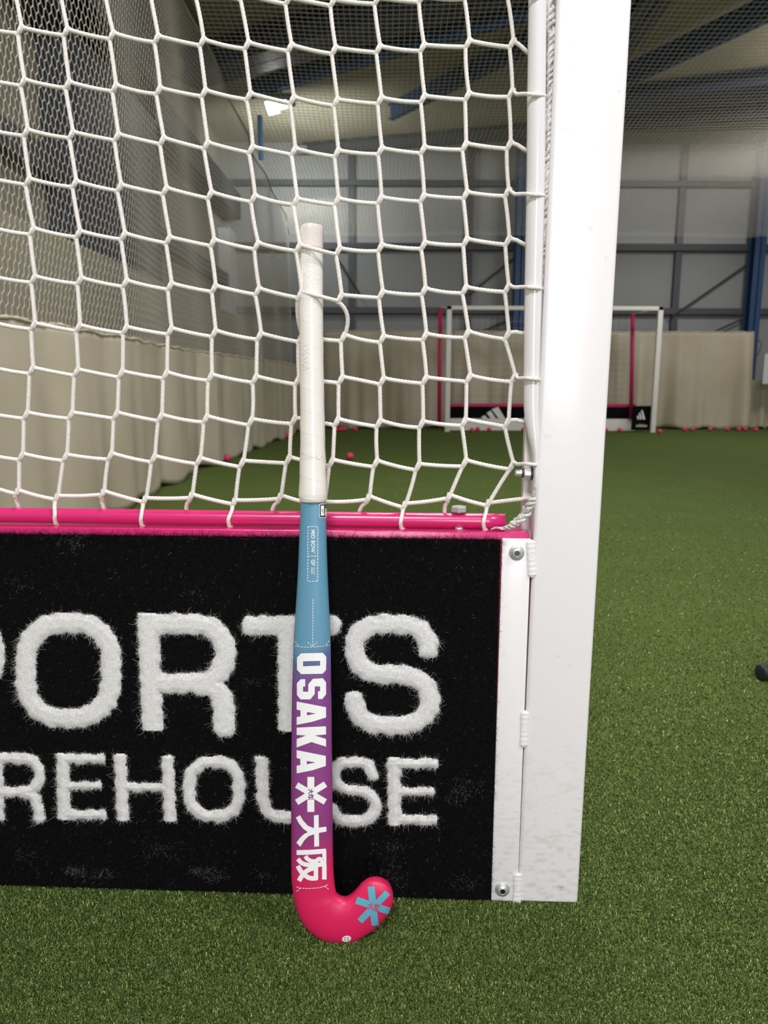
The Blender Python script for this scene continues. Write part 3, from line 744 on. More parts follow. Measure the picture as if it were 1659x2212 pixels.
# white net tube ---------------------------------------------------
TO = 0.012
prof = [(1166, -800, 23, 23), (1162, -420, 21, 21), (1161, -60, 20, 20), (1161, 0, 19.7, 19.7), (1159, 200, 20, 20), (1157.5, 400, 20.2, 20.2), (1153, 600, 19.5, 19.5), (1150, 750, 18.5, 18.5), (1149, 850, 18, 18.5), (1149, 885, 17.5, 19), (1150.5, 915, 16, 20), (1153, 945, 13, 21.5), (1154.5, 970, 9, 22), (1155, 990, 6.5, 22), (1154.5, 1030, 5.5, 22), (1153, 1050, 5, 18), (1152, 1062, 4.2, 9)]
C_ = np.array([gp(a, b, TO) for a, b, *_ in prof]); tt = np.linspace(0, len(prof) - 1, 160)
Pt = np.stack([np.interp(tt, range(len(prof)), C_[:, q]) for q in range(3)], 1)
for _ in range(4): Pt[1:-1] = (Pt[:-2] + 2 * Pt[1:-1] + Pt[2:]) / 4
rx = np.interp(tt, range(len(prof)), [q[2] * pxscale(c) for q, c in zip(prof, C_)]); ry = np.interp(tt, range(len(prof)), [q[3] * pxscale(c) for q, c in zip(prof, C_)])
V, F = tube(Pt, rx, 40, depth=ry, side_dir=E1); TUBE = mesh_obj('net_tube', V, F, M['tube_paint'], NG)
# nut and bolt end, axis along the board
bc = gp(1149, 1022, TO); sx = pxscale(bc)
V, F = lathe([(0, 15.5 * sx), (0.0015, 15.5 * sx)], bc, -E1, 32); mesh_obj('washer', V, F, M['zincd'], TUBE)
V, F = lathe([(0.0015, 12.5 * sx), (0.0025, 14.2 * sx), (0.010, 14.2 * sx), (0.0112, 12.2 * sx)], bc, -E1, hexa=True); mesh_obj('nut', V, F, M['zinc'], TUBE, smooth=False)
V, F = lathe([(0.011, 11 * sx), (0.0135, 9 * sx)], bc, -E1, 24); mesh_obj('nut_collar', V, F, M['zincd'], TUBE)
pr = [(0.012, 7.2 * sx)]
for k in range(9): pr += [(0.0135 + k * 0.0009, 7.6 * sx), (0.01395 + k * 0.0009, 6.6 * sx)]
pr += [(0.0222, 5.6 * sx)]
V, F = lathe(pr, bc, -E1, 24); mesh_obj('bolt_end', V, F, M['zinc'], TUBE)

# net ---------------------------------------------------------------
NO = 0.029
rows = {
 'A': [(43, 66), (142, 70), (241, 78), (338, 85), (436, 92), (533, 99), (626, 104), (721, 110), (817, 107), (912, 104), (1010, 95), (1105, 95)],
 'B': [(49, 179), (146, 184), (247, 191), (342, 197), (440, 202), (537, 209), (631, 217), (725, 222), (820, 218), (913, 214), (1009, 209), (1103, 203)],
 'C': [(56, 287), (154, 292), (252, 297), (350, 305), (445, 315), (542, 324), (634, 328), (727, 332), (821, 327), (913, 325), (1003, 317), (1099, 315)],
 'D': [(60, 393), (161, 398), (258, 406), (356, 413), (453, 422), (547, 430), (638, 436), (727, 436), (820, 433), (912, 429), (1005, 422), (1095, 417)],
 'E': [(69, 500), (169, 506), (266, 511), (363, 519), (459, 525), (554, 532), (644, 536), (730, 543), (821, 536), (914, 531), (1005, 523), (1096, 522)],
 'F': [(72, 604), (172, 607), (270, 613), (367, 619), (462, 624), (556, 630), (648, 637), (734, 644), (823, 637), (915, 630), (1003, 627), (1095, 624)],
 'G': [(72, 705), (169, 709), (270, 713), (367, 716), (462, 721), (560, 727), (649, 732), (741, 730), (825, 733), (917, 728), (1008, 723), (1095, 726)],
 'H': [(68, 801), (165, 805), (261, 809), (357, 811), (454, 816), (550, 820), (642, 824), (736, 821), (825, 824), (917, 822), (1012, 818), (1109, 818)],
 'I': [(56, 898), (153, 898), (250, 898), (346, 903), (444, 906), (541, 912), (634, 909), (727, 912), (818, 915), (910, 917), (1002, 913), (1095, 915)],
 'J': [(46, 987), (141, 989), (238, 986), (331, 992), (429, 996), (522, 1002), (622, 994), (715, 1000), (811, 1002), (902, 1009), (1003, 1001), (1105, 1007)],
 'K': [(37, 1065), (122, 1077), (222, 1067), (312, 1082), (412, 1074), (505, 1087), (604, 1076), (697, 1090), (795, 1078), (873, 1094), (969, 1075), (1054, 1090)],
 'Z': [(33, -42), (132, -40), (230, -32), (328, -25), (426, -18), (524, -8), (621, 2), (718, 6), (813, 2), (909, -2), (1008, -9), (1100, -16)]}
order = ['Z', 'A', 'B', 'C', 'D', 'E', 'F', 'G', 'H', 'I', 'J', 'K']
grid = {}
for ri, k in enumerate(order):
    r = rows[k]
    for c_, p in enumerate(r): grid[(ri, c_)] = np.array(p, float)
    for e in range(1, 5): grid[(ri, -e)] = np.array([r[0][0] - e * (r[1][0] - r[0][0]), r[0][1] - e * (r[1][1] - r[0][1]) * 0.8 - (0 if k != 'K' else (8 if e % 2 else 0))], float)
for extra in range(1, 7):     # rows above the frame
    for c_ in range(-4, 12): grid[(-extra, c_)] = grid[(0, c_)] + extra * (grid[(0, c_)] - grid[(1, c_)]) * 1.03
def noff(r, c):
    if r in (5, 6) and c == 6: return 0.003
    if r in (5, 6) and c == 7: return 0.012
    if r == 4 and c == 6: return NO - 0.012
    return NO
RR = 4.5
def braid(s, t):
    k = 2 * math.pi / 0.0048
    return 1 + 0.10 * np.maximum(np.cos(3 * t + k * s), np.cos(3 * t - k * s + 1.2)) - 0.04
NG_ = Geo(); NVs = []; NFs = []; cnt = 0
def cord(P3, rad, sides=9, step=0.0010, modf=braid):
    global cnt
    P3 = np.asarray(P3); L = np.concatenate([[0], np.cumsum(np.linalg.norm(np.diff(P3, axis=0), axis=1))])
    n = max(4, int(L[-1] / step)); s = np.linspace(0, L[-1], n); P = np.stack([np.interp(s, L, P3[:, q]) for q in range(3)], 1)
    for _ in range(3): P[1:-1] = (P[:-2] + 2 * P[1:-1] + P[2:]) / 4
    R_ = np.interp(s, L, rad) if np.ndim(rad) else rad
    V, F = tube(P, R_, sides, mod=modf)
    q4 = np.array(F[:-2]); NVs.append(V); NFs.append(q4 + cnt); cnt += len(V)
def spl(a, b, sagpx=(0, 0), off0=NO, off1=NO, n=9, offm=None):
    """strand between two pixels on the net plane with a small bow"""
    out = []
    for t in np.linspace(0, 1, n):
        x = a[0] * (1 - t) + b[0] * t + sagpx[0] * 4 * t * (1 - t); y = a[1] * (1 - t) + b[1] * t + sagpx[1] * 4 * t * (1 - t)
        o_ = off0 * (1 - t) + off1 * t
        if offm is not None: o_ += (offm - (off0 + off1) / 2) * 4 * t * (1 - t) * (1 if True else 0)
        out.append(gp(x, y, o_))
    return out
KU, KD = np.array([4.5, -7.5]), np.array([-4.5, 7.5])
for (r, c), p in list(grid.items()):
    o0 = noff(r, c); s = pxscale(gp(*p, o0)); rad = RR * s
    ku, kd = KU, KD
    if r == 11: ku, kd = np.array([3, -7]), np.array([-3, 5])
    # knot: two cords passing through one another
    cord([gp(*(p + ku * 1.5 + (1.5, 0)), o0 + 0.0008), gp(*(p + (1.8, 0)), o0 - 0.0008), gp(*(p + kd * 1.4 + (1, 0)), o0 + 0.0006)], rad * 0.98)
    cord([gp(*(p + ku * 1.3 - (2, 2)), o0 - 0.0012), gp(*(p - (1.8, 0)), o0 - 0.0022), gp(*(p + kd * 1.5 - (0, 0)), o0)], rad * 0.96)
    # right strand
    if (r, c + 1) in grid:
        q = grid[(r, c + 1)]; o1 = noff(r, c + 1); om = None
        if r in (5, 6) and c == 6: om = -0.004
        if r in (7, 8, 9, 10, 11) and c == 6: om = NO + 0.004
        if r == 11: kk = np.array([-5, 2])
        else: kk = kd
        cord(spl(p + ku * 0.9, q + kk * 0.9, (0, 1.6 + rng.normal() * 0.8), o0, o1, offm=om), rad)
    # down strand
    if (r + 1, c) in grid:
        q = grid[(r + 1, c)]; o1 = noff(r + 1, c); sg = [rng.normal() * 0.8, 0]
        if (r, c) == (6, 7): sg = [13, -6]
        if (r, c) == (6, 6): sg = [-5, 0]
        a0 = p + kd * 1.0; q0 = q + ku * 0.9
        cord(spl(a0, q0, sg, o0, o1), rad)
    # bottom loops round the pink rail
    if r == 11:
        if c % 2:
            xb, yb = {1: (118, 1131), 3: (304, 1135), 5: (493, 1137), 7: (684, 1139), 9: (865, 1142), 11: (1044, 1144)}.get(c, (p[0] - 5, 1129))
            b = NO
            cord([gp(*(p + (-2, 4)), NO), gp(p[0] - 4, p[1] + 16, RO - rr - 0.002 + 0.006), gp(xb + 1, (p[1] + yb) / 2 + 8, RO - rr - 0.0028), gp(xb, yb - 12, RO - rr - 0.0024), gp(xb + 2, yb, RO - rr + 0.002), gp(xb + 10, yb + 3, RO - rr + 0.010)], rad * 0.97)
        else:
            xb = {0: 40, 2: 224, 4: 402, 6: 588, 8: 776, 10: 960}.get(c, p[0] + 2)
            yt = 1096 + 0.013 * p[0]
            cord([gp(*(p + (0, 5)), NO), gp((p[0] + xb) / 2 - 3, (p[1] + yt) / 2, NO + 0.004), gp(xb, yt - 2, RO + rr * 0.5), gp(xb + 6, yt + 12, RO + rr + 0.004)], rad * 0.97)
# right-hand ends round the white tube
ends = {1: (1140, 114, 0), 2: (1178, 205, 1), 3: (1137, 326, 0), 4: (1177, 421, 1), 5: (1134, 529, 0), 6: (1172, 622, 1), 7: (1133, 722, 0), 8: (1168, 819, 1), 9: (1134, 913, 0), 10: (1160, 1004, 1), 11: (1142, 1076, 2), 0: (1180, -10, 1)}
for r, (x, y, fr) in ends.items():
    p = grid[(r, 11)]; s = pxscale(gp(*p, NO)) * RR
    tr = 19.5 * pxscale(gp(1155, y, TO))
    if fr == 1: cord([gp(*(p + KU * 0.9), NO), gp((p[0] + 1130) / 2, y - 1, NO * 0.5), gp(1128, y - 2, TO - tr * 0.45), gp(1140, y - 2, TO - tr - 0.0025), gp(1158, y, TO - tr - 0.003), gp(x - 6, y + 1, TO - tr * 0.75), gp(x + 2, y + 3, TO + 0.002), gp(x + 6, y + 4, TO + 0.012)], s * 0.9)
    elif fr == 0: cord([gp(*(p + KU * 0.9), NO), gp((p[0] + x) / 2, (p[1] - 8 + y) / 2 - 3, NO + 0.001), gp(x, y, NO + 0.002), gp(x + 14, y + 5, NO + 0.004)], s)
    else: cord([gp(*(p + (6, -4)), NO), gp(1100, 1081, NO), gp(x, y, NO - 0.004), gp(1156, 1073, NO - 0.004)], s)
mesh_obj('goal_net', np.vstack(NVs), np.vstack(NFs), M['rope'], NG)

# thick glossy lacing
def lacing(pts, rad, name='lacing_cord'):
    P = np.array([gp(*q) for q in pts]); t = np.linspace(0, len(P) - 1, 420); P = np.stack([np.interp(t, range(len(P)), P[:, k]) for k in range(3)], 1)
    for _ in range(12): P[1:-1] = (P[:-2] + 2 * P[1:-1] + P[2:]) / 4
    L = np.concatenate([[0], np.cumsum(np.linalg.norm(np.diff(P, axis=0), axis=1))])
    R_ = np.interp(t, range(len(pts)), rad)
    T = np.gradient(P, axis=0); T /= np.linalg.norm(T, axis=1)[:, None]; A_ = np.cross(T, NB); A_ /= np.linalg.norm(A_, axis=1)[:, None]; B_ = np.cross(T, A_)
    g = Geo()
    for k in range(3):
        ph = k * 2.094
        w1 = L / 0.022 * 2 * math.pi + ph
        w1 = w1 + 0.9 * np.sin(L * 190 + k) + 0.6 * np.sin(L * 83)
        Q = P + A_ * (R_ * (0.62 + 0.25 * np.sin(L * 310 + 2 * k)) * np.cos(w1))[:, None] + B_ * (R_ * 0.5 * np.sin(2 * w1 if False else w1))[:, None]
        g.add(*tube(Q, R_ * 0.55, 9, mod=lambda s, t: 1 + 0.12 * np.sin(s * 1300 + 2 * t)))
    return g.build(name, M['lace'], NG)
sxx = 6.0e-4
lacing([(1166, 1060, 0.008), (1155, 1072, 0.006), (1144, 1088, 0.008), (1138, 1108, 0.012), (1120, 1124, 0.012), (1100, 1137, 0.014), (1085, 1141, 0.014), (1072, 1139, 0.014), (1060, 1143, 0.014)], np.array([5, 8, 9, 10, 9, 6, 3.2, 2.5, 1.6]) * sxx)
lacing([(1196, -500, 0.014), (1190, 40, 0.012), (1187, 180, 0.012), (1184, 300, 0.012), (1181, 400, 0.012), (1176, 560, 0.014), (1174, 700, 0.016)], np.array([9, 9, 7.5, 9.5, 8.5, 6, 5]) * sxx * 0.85)

# ================================================================== HOCKEY STICK
SL = 0.116; SY0 = 0.892
NS = np.array([0, 1.0, -SL]); NS /= np.linalg.norm(NS)     # away from camera
SP = np.array([0, SY0, 0.0])
def sp_(x, y, off=0.0): return onplane(x, y, SP + NS * off, NS)
# stick lacquer: blue, purple, pink printed along the length
def stick_material():
    m = bpy.data.materials.new('stick_lacquer'); m.use_nodes = True
    nt = m.node_tree; b = nt.nodes['Principled BSDF']
    b.inputs['Roughness'].default_value = 0.42
    tc = nt.nodes.new('ShaderNodeTexCoord'); s = nt.nodes.new('ShaderNodeSeparateXYZ')
    nt.links.new(tc.outputs['Object'], s.inputs[0])
    mr = nt.nodes.new('ShaderNodeMapRange'); mr.inputs[1].default_value = 0.0; mr.inputs[2].default_value = 0.6
    nt.links.new(s.outputs['Z'], mr.inputs[0])
    # slanted lower fade: mix in x
    mx = nt.nodes.new('ShaderNodeMath'); mx.operation = 'MULTIPLY_ADD'; mx.inputs[1].default_value = -0.55
    nt.links.new(s.outputs['X'], mx.inputs[0]); nt.links.new(mr.outputs[0], mx.inputs[2])
    r = nt.nodes.new('ShaderNodeValToRGB'); cr = r.color_ramp
    zz_ = lambda y, x=675: sp_(x, y)[2] / 0.6 - 0.55 * sp_(x, y)[0]
    st = [(zz_(1960), lin(216, 30, 88)), (zz_(1885), lin(206, 34, 90)), (zz_(1800), lin(140, 54, 118)), (zz_(1650), lin(136, 62, 130)), (zz_(1470), lin(124, 68, 136)), (zz_(1420), lin(92, 100, 150)), (zz_(1388), lin(94, 146, 174))]
    while len(cr.elements) < len(st): cr.elements.new(0.5)
    for e, (p, c) in zip(cr.elements, st): e.position = p; e.color = (*c, 1)
    nt.links.new(mx.outputs[0], r.inputs[0]); nt.links.new(r.outputs[0], b.inputs['Base Color'])
    return m
M['stick'] = stick_material()

base = sp_(745, 2037)
ST = thing('hockey_stick', 'upright hockey stick, white grip, blue to pink shaft, leaning on the net', 'hockey stick', (base[0], base[1], 0))
pairs = [((649.5, 1078), (703.5, 1078)), ((649, 1100), (703.8, 1100)), ((646.5, 1160), (705.5, 1160)), ((643.7, 1230), (707.5, 1230)), ((639, 1310), (711, 1310)), ((634.8, 1380), (714, 1380)), ((632.5, 1450), (715, 1450)), ((631, 1500), (715.6, 1500)),
 ((629.6, 1600), (717, 1600)), ((629, 1700), (718, 1700)), ((629, 1800), (719, 1800)), ((628.8, 1860), (720, 1860)), ((629.8, 1900), (721.8, 1897)), ((634, 1935), (726, 1926)),
 ((641.7, 1965), (732, 1934)), ((653, 1990.5), (738, 1937)), ((666.8, 2008), (743, 1938.3)), ((686, 2023), (748.5, 1937.8)), ((705, 2032), (753.6, 1935.5)), ((724.7, 2036), (758, 1932.5)),
 ((744, 2037), (763, 1928)), ((763, 2033.5), (768, 1922.5)), ((776.8, 2027), (773, 1917)), ((792, 2017.5), (778, 1911)), ((807.6, 2007), (782.5, 1906.5)), ((821, 1994), (788, 1902)), ((832, 1982), (794, 1898.5)),
 ((841, 1970), (800.5, 1896.5)), ((846.5, 1958), (808, 1895.5)), ((849.3, 1947), (815, 1896)), ((849.8, 1936.5), (821, 1897.5)), ((848.5, 1927), (828, 1901)), ((845, 1918), (834.5, 1905.5)), ((842.5, 1913.8), (838.5, 1909.3))]
prs = [(sp_(*a), sp_(*b)) for a, b in pairs]
Lp = np.array([a for a, b in prs]); Rp = np.array([b for a, b in prs])
def cr(P, m=7):
    Q = np.vstack([2 * P[0] - P[1], P, 2 * P[-1] - P[-2]]); out = []
    for i in range(len(P) - 1):
        a, b, c, d = Q[i:i + 4]
        for t in np.linspace(0, 1, m, endpoint=False): out.append(0.5 * ((2 * b) + (-a + c) * t + (2 * a - 5 * b + 4 * c - d) * t * t + (-a + 3 * b - 3 * c + d) * t ** 3))
    out.append(P[-1]); return np.array(out)
Lq, Rq = cr(Lp), cr(Rp); n = len(Lq)
th_k = [0.0125, 0.0125, 0.0128, 0.013, 0.013, 0.0128, 0.0125] + [0.0122] * 7 + [0.0128] * 6 + [0.0125] * 8 + [0.012, 0.0115, 0.0105, 0.0092, 0.007, 0.0035]
th_ = np.interp(np.linspace(0, len(prs) - 1, n), range(len(prs)), (th_k + [0.002] * 50)[:len(prs)])
S_ = 48; ph = np.arange(S_) * 2 * math.pi / S_; ex = 2 / 2.35
cs = np.sign(np.cos(ph)) * np.abs(np.cos(ph)) ** ex; sn = np.sign(np.sin(ph)) * np.abs(np.sin(ph)) ** ex
C_ = (Lq + Rq) / 2; H_ = (Rq - Lq) / 2
V = C_[:, None, :] + H_[:, None, :] * cs[None, :, None] - NS[None, None, :] * (th_[:, None] * sn[None, :])[..., None]
V = V.reshape(-1, 3)
i = np.arange(n - 1)[:, None] * S_; j = np.arange(S_)[None, :]; j2 = (j + 1) % S_
F = np.stack([i + j, i + S_ + j, i + S_ + j2, i + j2], -1).reshape(-1, 4).tolist(); F += [list(range(S_)), [(n - 1) * S_ + k for k in range(S_)][::-1]]
body = mesh_obj('shaft', V, F, M['stick'], ST); body['label'] = 'blue, purple and pink lacquered shaft with hooked head'
bvh_body = BVHTree.FromPolygons([Vector(v) for v in V], F)
# grip
gpr = [(671.5, 486.5, 4), (671.5, 487.5, 18), (671.5, 489.5, 23), (671.7, 493, 25.6), (671.8, 500, 26.3), (671.8, 540, 26), (671.8, 600, 25.9), (671.9, 680, 26), (673.2, 776, 25.6), (674.6, 871, 26), (675.6, 966, 27), (676, 1030, 29), (676.3, 1055, 30.6), (676.2, 1068, 30.8), (676.2, 1078, 29.5), (676.2, 1084, 27.6), (676.2, 1085.5, 24)]
GC = np.array([sp_(x, y) for x, y, r in gpr]); GR = np.array([r * pxscale(c) for (x, y, r), c in zip(gpr, GC)])
Ls = np.concatenate([[0], np.cumsum(np.linalg.norm(np.diff(GC, axis=0), axis=1))]); s = np.unique(np.concatenate([np.linspace(0, 0.02, 24), np.linspace(0.02, Ls[-1] - 0.012, 420), np.linspace(Ls[-1] - 0.012, Ls[-1], 30)]))
P = np.stack([np.interp(s, Ls, GC[:, k]) for k in range(3)], 1); R_ = np.interp(s, Ls, GR)
ax = GC[6] - GC[0]; ax /= np.linalg.norm(ax)
split = 0.031
ridge = lambda s_, t: 1 + 0.014 * (((s_ / 0.0285 + (t + 1.9) / 6.283) % 1.0) ** 3) * np.clip((s_ - 0.03) / 0.01, 0, 1) + 0.006 * np.sin(s_ * 130 + 2 * t)
V, F = tube(P, R_, 64, mod=ridge, side_dir=(1, 0, 0)); V = np.array(V)
grip = mesh_obj('grip', V, F, M['grip'], ST)
bvh_grip = BVHTree.FromPolygons([Vector(v) for v in V], [f for f in F])
sel = s < split
V, F = tube(P[sel], R_[sel] + 0.0004, 48, caps=True, side_dir=(1, 0, 0)); mesh_obj('end_band', V, F, M['gripend'], grip)
# water beads on the upper grip
g = Geo(); br = np.random.default_rng(4)
for k in range(170):
    x = 650 + br.random() * 44; y = 520 + abs(br.normal()) * 75
    d_ = ray(x, y); h = bvh_grip.ray_cast(Vector(CAM), Vector(d_).normalized())
    if h[0] is None: continue
    r_ = br.uniform(0.0003, 0.0009); nrm = np.array(h[1]); nrm = nrm if nrm @ d_ < 0 else -nrm
    g.add(*lathe([(-0.0001, r_), (r_ * 0.4, r_ * 0.85), (r_ * 0.6, r_ * 0.4)], np.array(h[0]), nrm, 8))
o = g.build('water_beads', mat('water', lin(250, 250, 250), 0.05, coat=1.0), grip); o['kind'] = 'stuff'

def decal(name, V2, F2, m, parent, bvh=None, lift=0.00035, cell=3.0, align=None):
    """lay a flat shape given in picture units onto the real surface of the stick"""
    bvh = bvh or bvh_body
    bm = bmesh.new(); vs = [bm.verts.new((v[0], v[1], 0)) for v in V2]
    for f in F2:
        try: bm.faces.new([vs[i] for i in f])
        except ValueError: pass
    A = np.array(V2); lo, hi = A.min(0), A.max(0)
    for axi, nrm in ((0, (1, 0, 0)), (1, (0, 1, 0))):
        st_ = cell if axi == 0 else cell * 2
        for c_ in np.arange(lo[axi] + st_, hi[axi], st_):
            co = (c_, 0, 0) if axi == 0 else (0, c_, 0)
            bmesh.ops.bisect_plane(bm, geom=bm.verts[:] + bm.edges[:] + bm.faces[:], plane_co=co, plane_no=nrm)
    bmesh.ops.triangulate(bm, faces=bm.faces[:])
    bad = []
    for v in bm.verts:
        d_ = Vector(ray(v.co.x, v.co.y)).normalized(); h = bvh.ray_cast(Vector(CAM), d_)
        if h[0] is None: bad.append(v); continue
        nn = h[1] if h[1].dot(d_) < 0 else -h[1]
        v.co = h[0] + nn * lift
    if bad: bmesh.ops.delete(bm, geom=bad, context='VERTS')
    bm.verts.index_update(); Vd = [v.co[:] for v in bm.verts]; Fd = [[v.index for v in f.verts] for f in bm.faces]; bm.free()
    if not Fd: return None
    # face towards the viewer side
    o = mesh_obj(name, Vd, Fd, m, parent, smooth=True)
    return o
def tess(outer, holes=()):
    rings = [outer] + list(holes); flat = [p for r in rings for p in r]
    tris = tessellate_polygon([[Vector((p[0], p[1], 0)) for p in r] for r in rings])
    return flat, [list(t) for t in tris]
z3 = lambda L: [(580 + x / 4.255, 1380 + y / 4.255) for x, y in L]
z4 = lambda L: [(580 + x / 5.184, 1840 + y / 5.184) for x, y in L]
z2 = lambda L: [(580 + x / 5.53, 1050 + y / 5.53) for x, y in L]
glyphs = [
 ([(300, 133), (500, 128), (530, 165), (528, 285), (497, 320), (300, 324), (263, 282), (263, 172)], [[(318, 206), (474, 202), (474, 246), (318, 252)]], 'O'),
 ([(297, 370), (338, 370), (338, 438), (318, 438), (318, 485), (365, 485), (366, 417), (408, 367), (500, 362), (528, 400), (528, 510), (495, 552), (455, 553), (455, 482), (474, 480), (474, 437), (425, 437), (425, 505), (385, 556), (295, 556), (262, 515), (262, 408)], [], 'S'),
 ([(260, 575), (528, 628), (528, 722), (400, 762), (260, 790), (260, 718), (295, 712), (295, 658), (260, 650)], [[(354, 672), (436, 686), (354, 703)]], 'A'),
 ([(260, 815), (528, 803), (528, 878), (425, 887), (528, 920), (528, 990), (395, 948), (260, 998), (260, 920), (345, 888), (260, 882)], [], 'K'),
 ([(260, 1022), (526, 1075), (526, 1168), (400, 1208), (260, 1236), (260, 1165), (293, 1160), (293, 1103), (260, 1095)], [[(352, 1122), (434, 1135), (352, 1152)]], 'A'),
 ([(253, 1642), (290, 1619), (318, 1668), (360, 1715), (418, 1740), (418, 1622), (460, 1617), (462, 1734), (530, 1725), (532, 1770), (463, 1783), (465, 1905), (421, 1910), (420, 1795), (370, 1812), (330, 1850), (293, 1910), (257, 1873), (290, 1828), (325, 1795), (362, 1775), (320, 1745), (280, 1695)], [], 'large character')]
for o_, h_, nm in glyphs:
    fl, tr = tess(z3(o_), [z3(q) for q in h_]); d_ = decal('printed_letter', fl, tr, M['white'], body)
def stroke(pts, w_):
    """ribbon of quads along a polyline"""
    P = np.array(pts, float); T = np.gradient(P, axis=0); T /= np.linalg.norm(T, axis=1)[:, None]; N_ = np.stack([-T[:, 1], T[:, 0]], 1)
    V = np.stack([P - N_ * w_ / 2, P + N_ * w_ / 2], 1).reshape(-1, 2).tolist(); return V, [[2 * k, 2 * k + 1, 2 * k + 3, 2 * k + 2] for k in range(len(P) - 1)]
def merge(parts):
    V, F = [], []
    for v, f in parts: F += [[i + len(V) for i in q] for q in f]; V += [tuple(x) for x in v]
    return V, F
# second large character, brush-like strokes
HAN = [([(641, 1841.5), (672, 1840.5), (704, 1838)], 10.5), ([(700.2, 1835), (700.5, 1847), (700.5, 1859)], 8.5), ([(704, 1858), (697, 1859.5), (690, 1855), (682, 1860), (672, 1859.5), (664, 1855), (660, 1849)], 9),
       ([(643.5, 1855), (651, 1863), (662, 1867.5), (680, 1868.5), (704.5, 1865.5)], 9.5), ([(700.3, 1864), (700.5, 1880), (700.5, 1899.5)], 9.5), ([(682.5, 1868), (682.5, 1880), (682.5, 1899)], 9.5),
       ([(643.5, 1870), (652, 1884), (664, 1894), (674, 1897), (686, 1896)], 10), ([(646, 1902.5), (655, 1888), (667, 1878.5), (684, 1873)], 10)]
for k, (p_, w_) in enumerate(HAN):
    pass
V_, F_ = [], []
g = Geo()
def decal_strokes(name, strokes, m, parent, lift=0.00035, bvh=None):
    obs = []
    for k, (p_, w_) in enumerate(strokes):
        pts = sm(p_) if len(p_) > 2 else p_
        v, f = stroke(pts, w_); obs.append(decal('tmp', v, f, m, None, bvh=bvh, lift=lift + k * 0.00002, cell=4))
    V, F = [], []
    for o in obs:
        if o is None: continue
        b = len(V); V += [v.co[:] for v in o.data.vertices]; F += [[i + b for i in p.vertices] for p in o.data.polygons]; bpy.data.objects.remove(o)
    return mesh_obj(name, V, F, m, parent)
decal_strokes('printed_letter', HAN, M['white'], body)
def bar(a, b, w_): return ([a, b], w_)
# white star on the shaft
decal_strokes('printed_star', [bar((671.5, 1678), (671.5, 1753.6), 15), bar((641, 1695.5), (702.5, 1732), 13.2), bar((703, 1693.5), (641, 1733), 13.2)], M['white'], body)
# blue star on the head
decal_strokes('printed_star', [bar(z4([(1149, 388)])[0], z4([(1193, 823)])[0], 15), bar(z4([(1334, 455)])[0], z4([(1021, 776)])[0], 14), bar(z4([(985, 541)])[0], z4([(1350, 662)])[0], 15.5)], M['blue_ink'], body)
# small words
def words(body_txt, mapf, m, lift, offset=0.0, bvh=None, name='printed_word', cell=3.0, parent=None):
    V, F = text_geo(body_txt, 1.0, offset)
    if not len(V): return None
    lo, hi = V.min(0), V.max(0); w_ = hi[0] - lo[0]; h_ = hi[1] - lo[1]
    V2 = [mapf((v[0] - lo[0]) / w_, (v[1] - lo[1]) / h_) for v in V]
    return decal(name, V2, F, m, parent or body, lift=lift, bvh=bvh, cell=cell)
def box_down(x0, x1, y0, y1):        # text running down, glyph tops to the right
    return lambda u, v: (x0 + (x1 - x0) * v, y0 + (y1 - y0) * u)
words('MID BOW', box_down(672, 680.3, 1145, 1194), M['white'], 0.0005, 0.012)
words('GF', box_down(672, 680.3, 1209, 1221.5), M['white'], 0.0005, 0.012)
words('GLASS', box_down(676.5, 679.5, 1226, 1240.5), M['white'], 0.0005)
words('FIBRE', box_down(672, 675, 1226, 1239.5), M['white'], 0.0005)
words('大阪', box_down(665.5, 677.5, 1703, 1728), M['purple_ink'], 0.0007, 0.03)
cq = np.array(z4([(1180, 618)])[0]); aq = math.radians(14)
words('大阪', lambda u, v: tuple(cq + np.array([math.cos(aq), math.sin(aq)]) * (u - 0.5) * 26 + np.array([math.sin(aq), -math.cos(aq)]) * (v - 0.5) * 16.5), M['pink_ink'], 0.0007, 0.03)
# stitched line marks
def dashes(pts, dash=4.2, gap=2.2, w_=1.3):
    P = np.array(pts, float); L = np.concatenate([[0], np.cumsum(np.linalg.norm(np.diff(P, axis=0), axis=1))]); out = []; s0 = 0.0
    at = lambda q: tuple(np.interp(q, L, P[:, k]) for k in (0, 1))
    while s0 < L[-1]: e = min(s0 + dash, L[-1]); out.append(([at(s0), at(e)], w_)); s0 = e + gap
    return out
decal_strokes('stitch_print', dashes([(665.8, 1137.5), (686.8, 1137.5), (686.2, 1255.8), (665, 1255.8), (665.8, 1137.5)]) + dashes([(666, 1201.5), (686, 1201.5)]), M['white'], body)
decal_strokes('stitch_print', dashes([(676.2, 1294), (675.6, 1396)]) + dashes([(638.5, 1395.5), (655, 1397.6), (676, 1397.6), (695, 1396), (710, 1393.8)]) + dashes([(665, 1387), (675.5, 1396.5), (685, 1386.5)]) + dashes([(639, 1385.5), (646.5, 1396.5)]) + dashes([(710, 1384), (702.5, 1394.5)]), M['white'], body)
decal_strokes('stitch_print', dashes([(640.8, 1915.5), (650, 1918.3), (668, 1919.2), (688, 1917.5), (702, 1913.8), (709.5, 1909.5)]) + dashes([(641, 1925), (649, 1918)]) + dashes([(701, 1914), (709.5, 1920)]), M['white'], body)
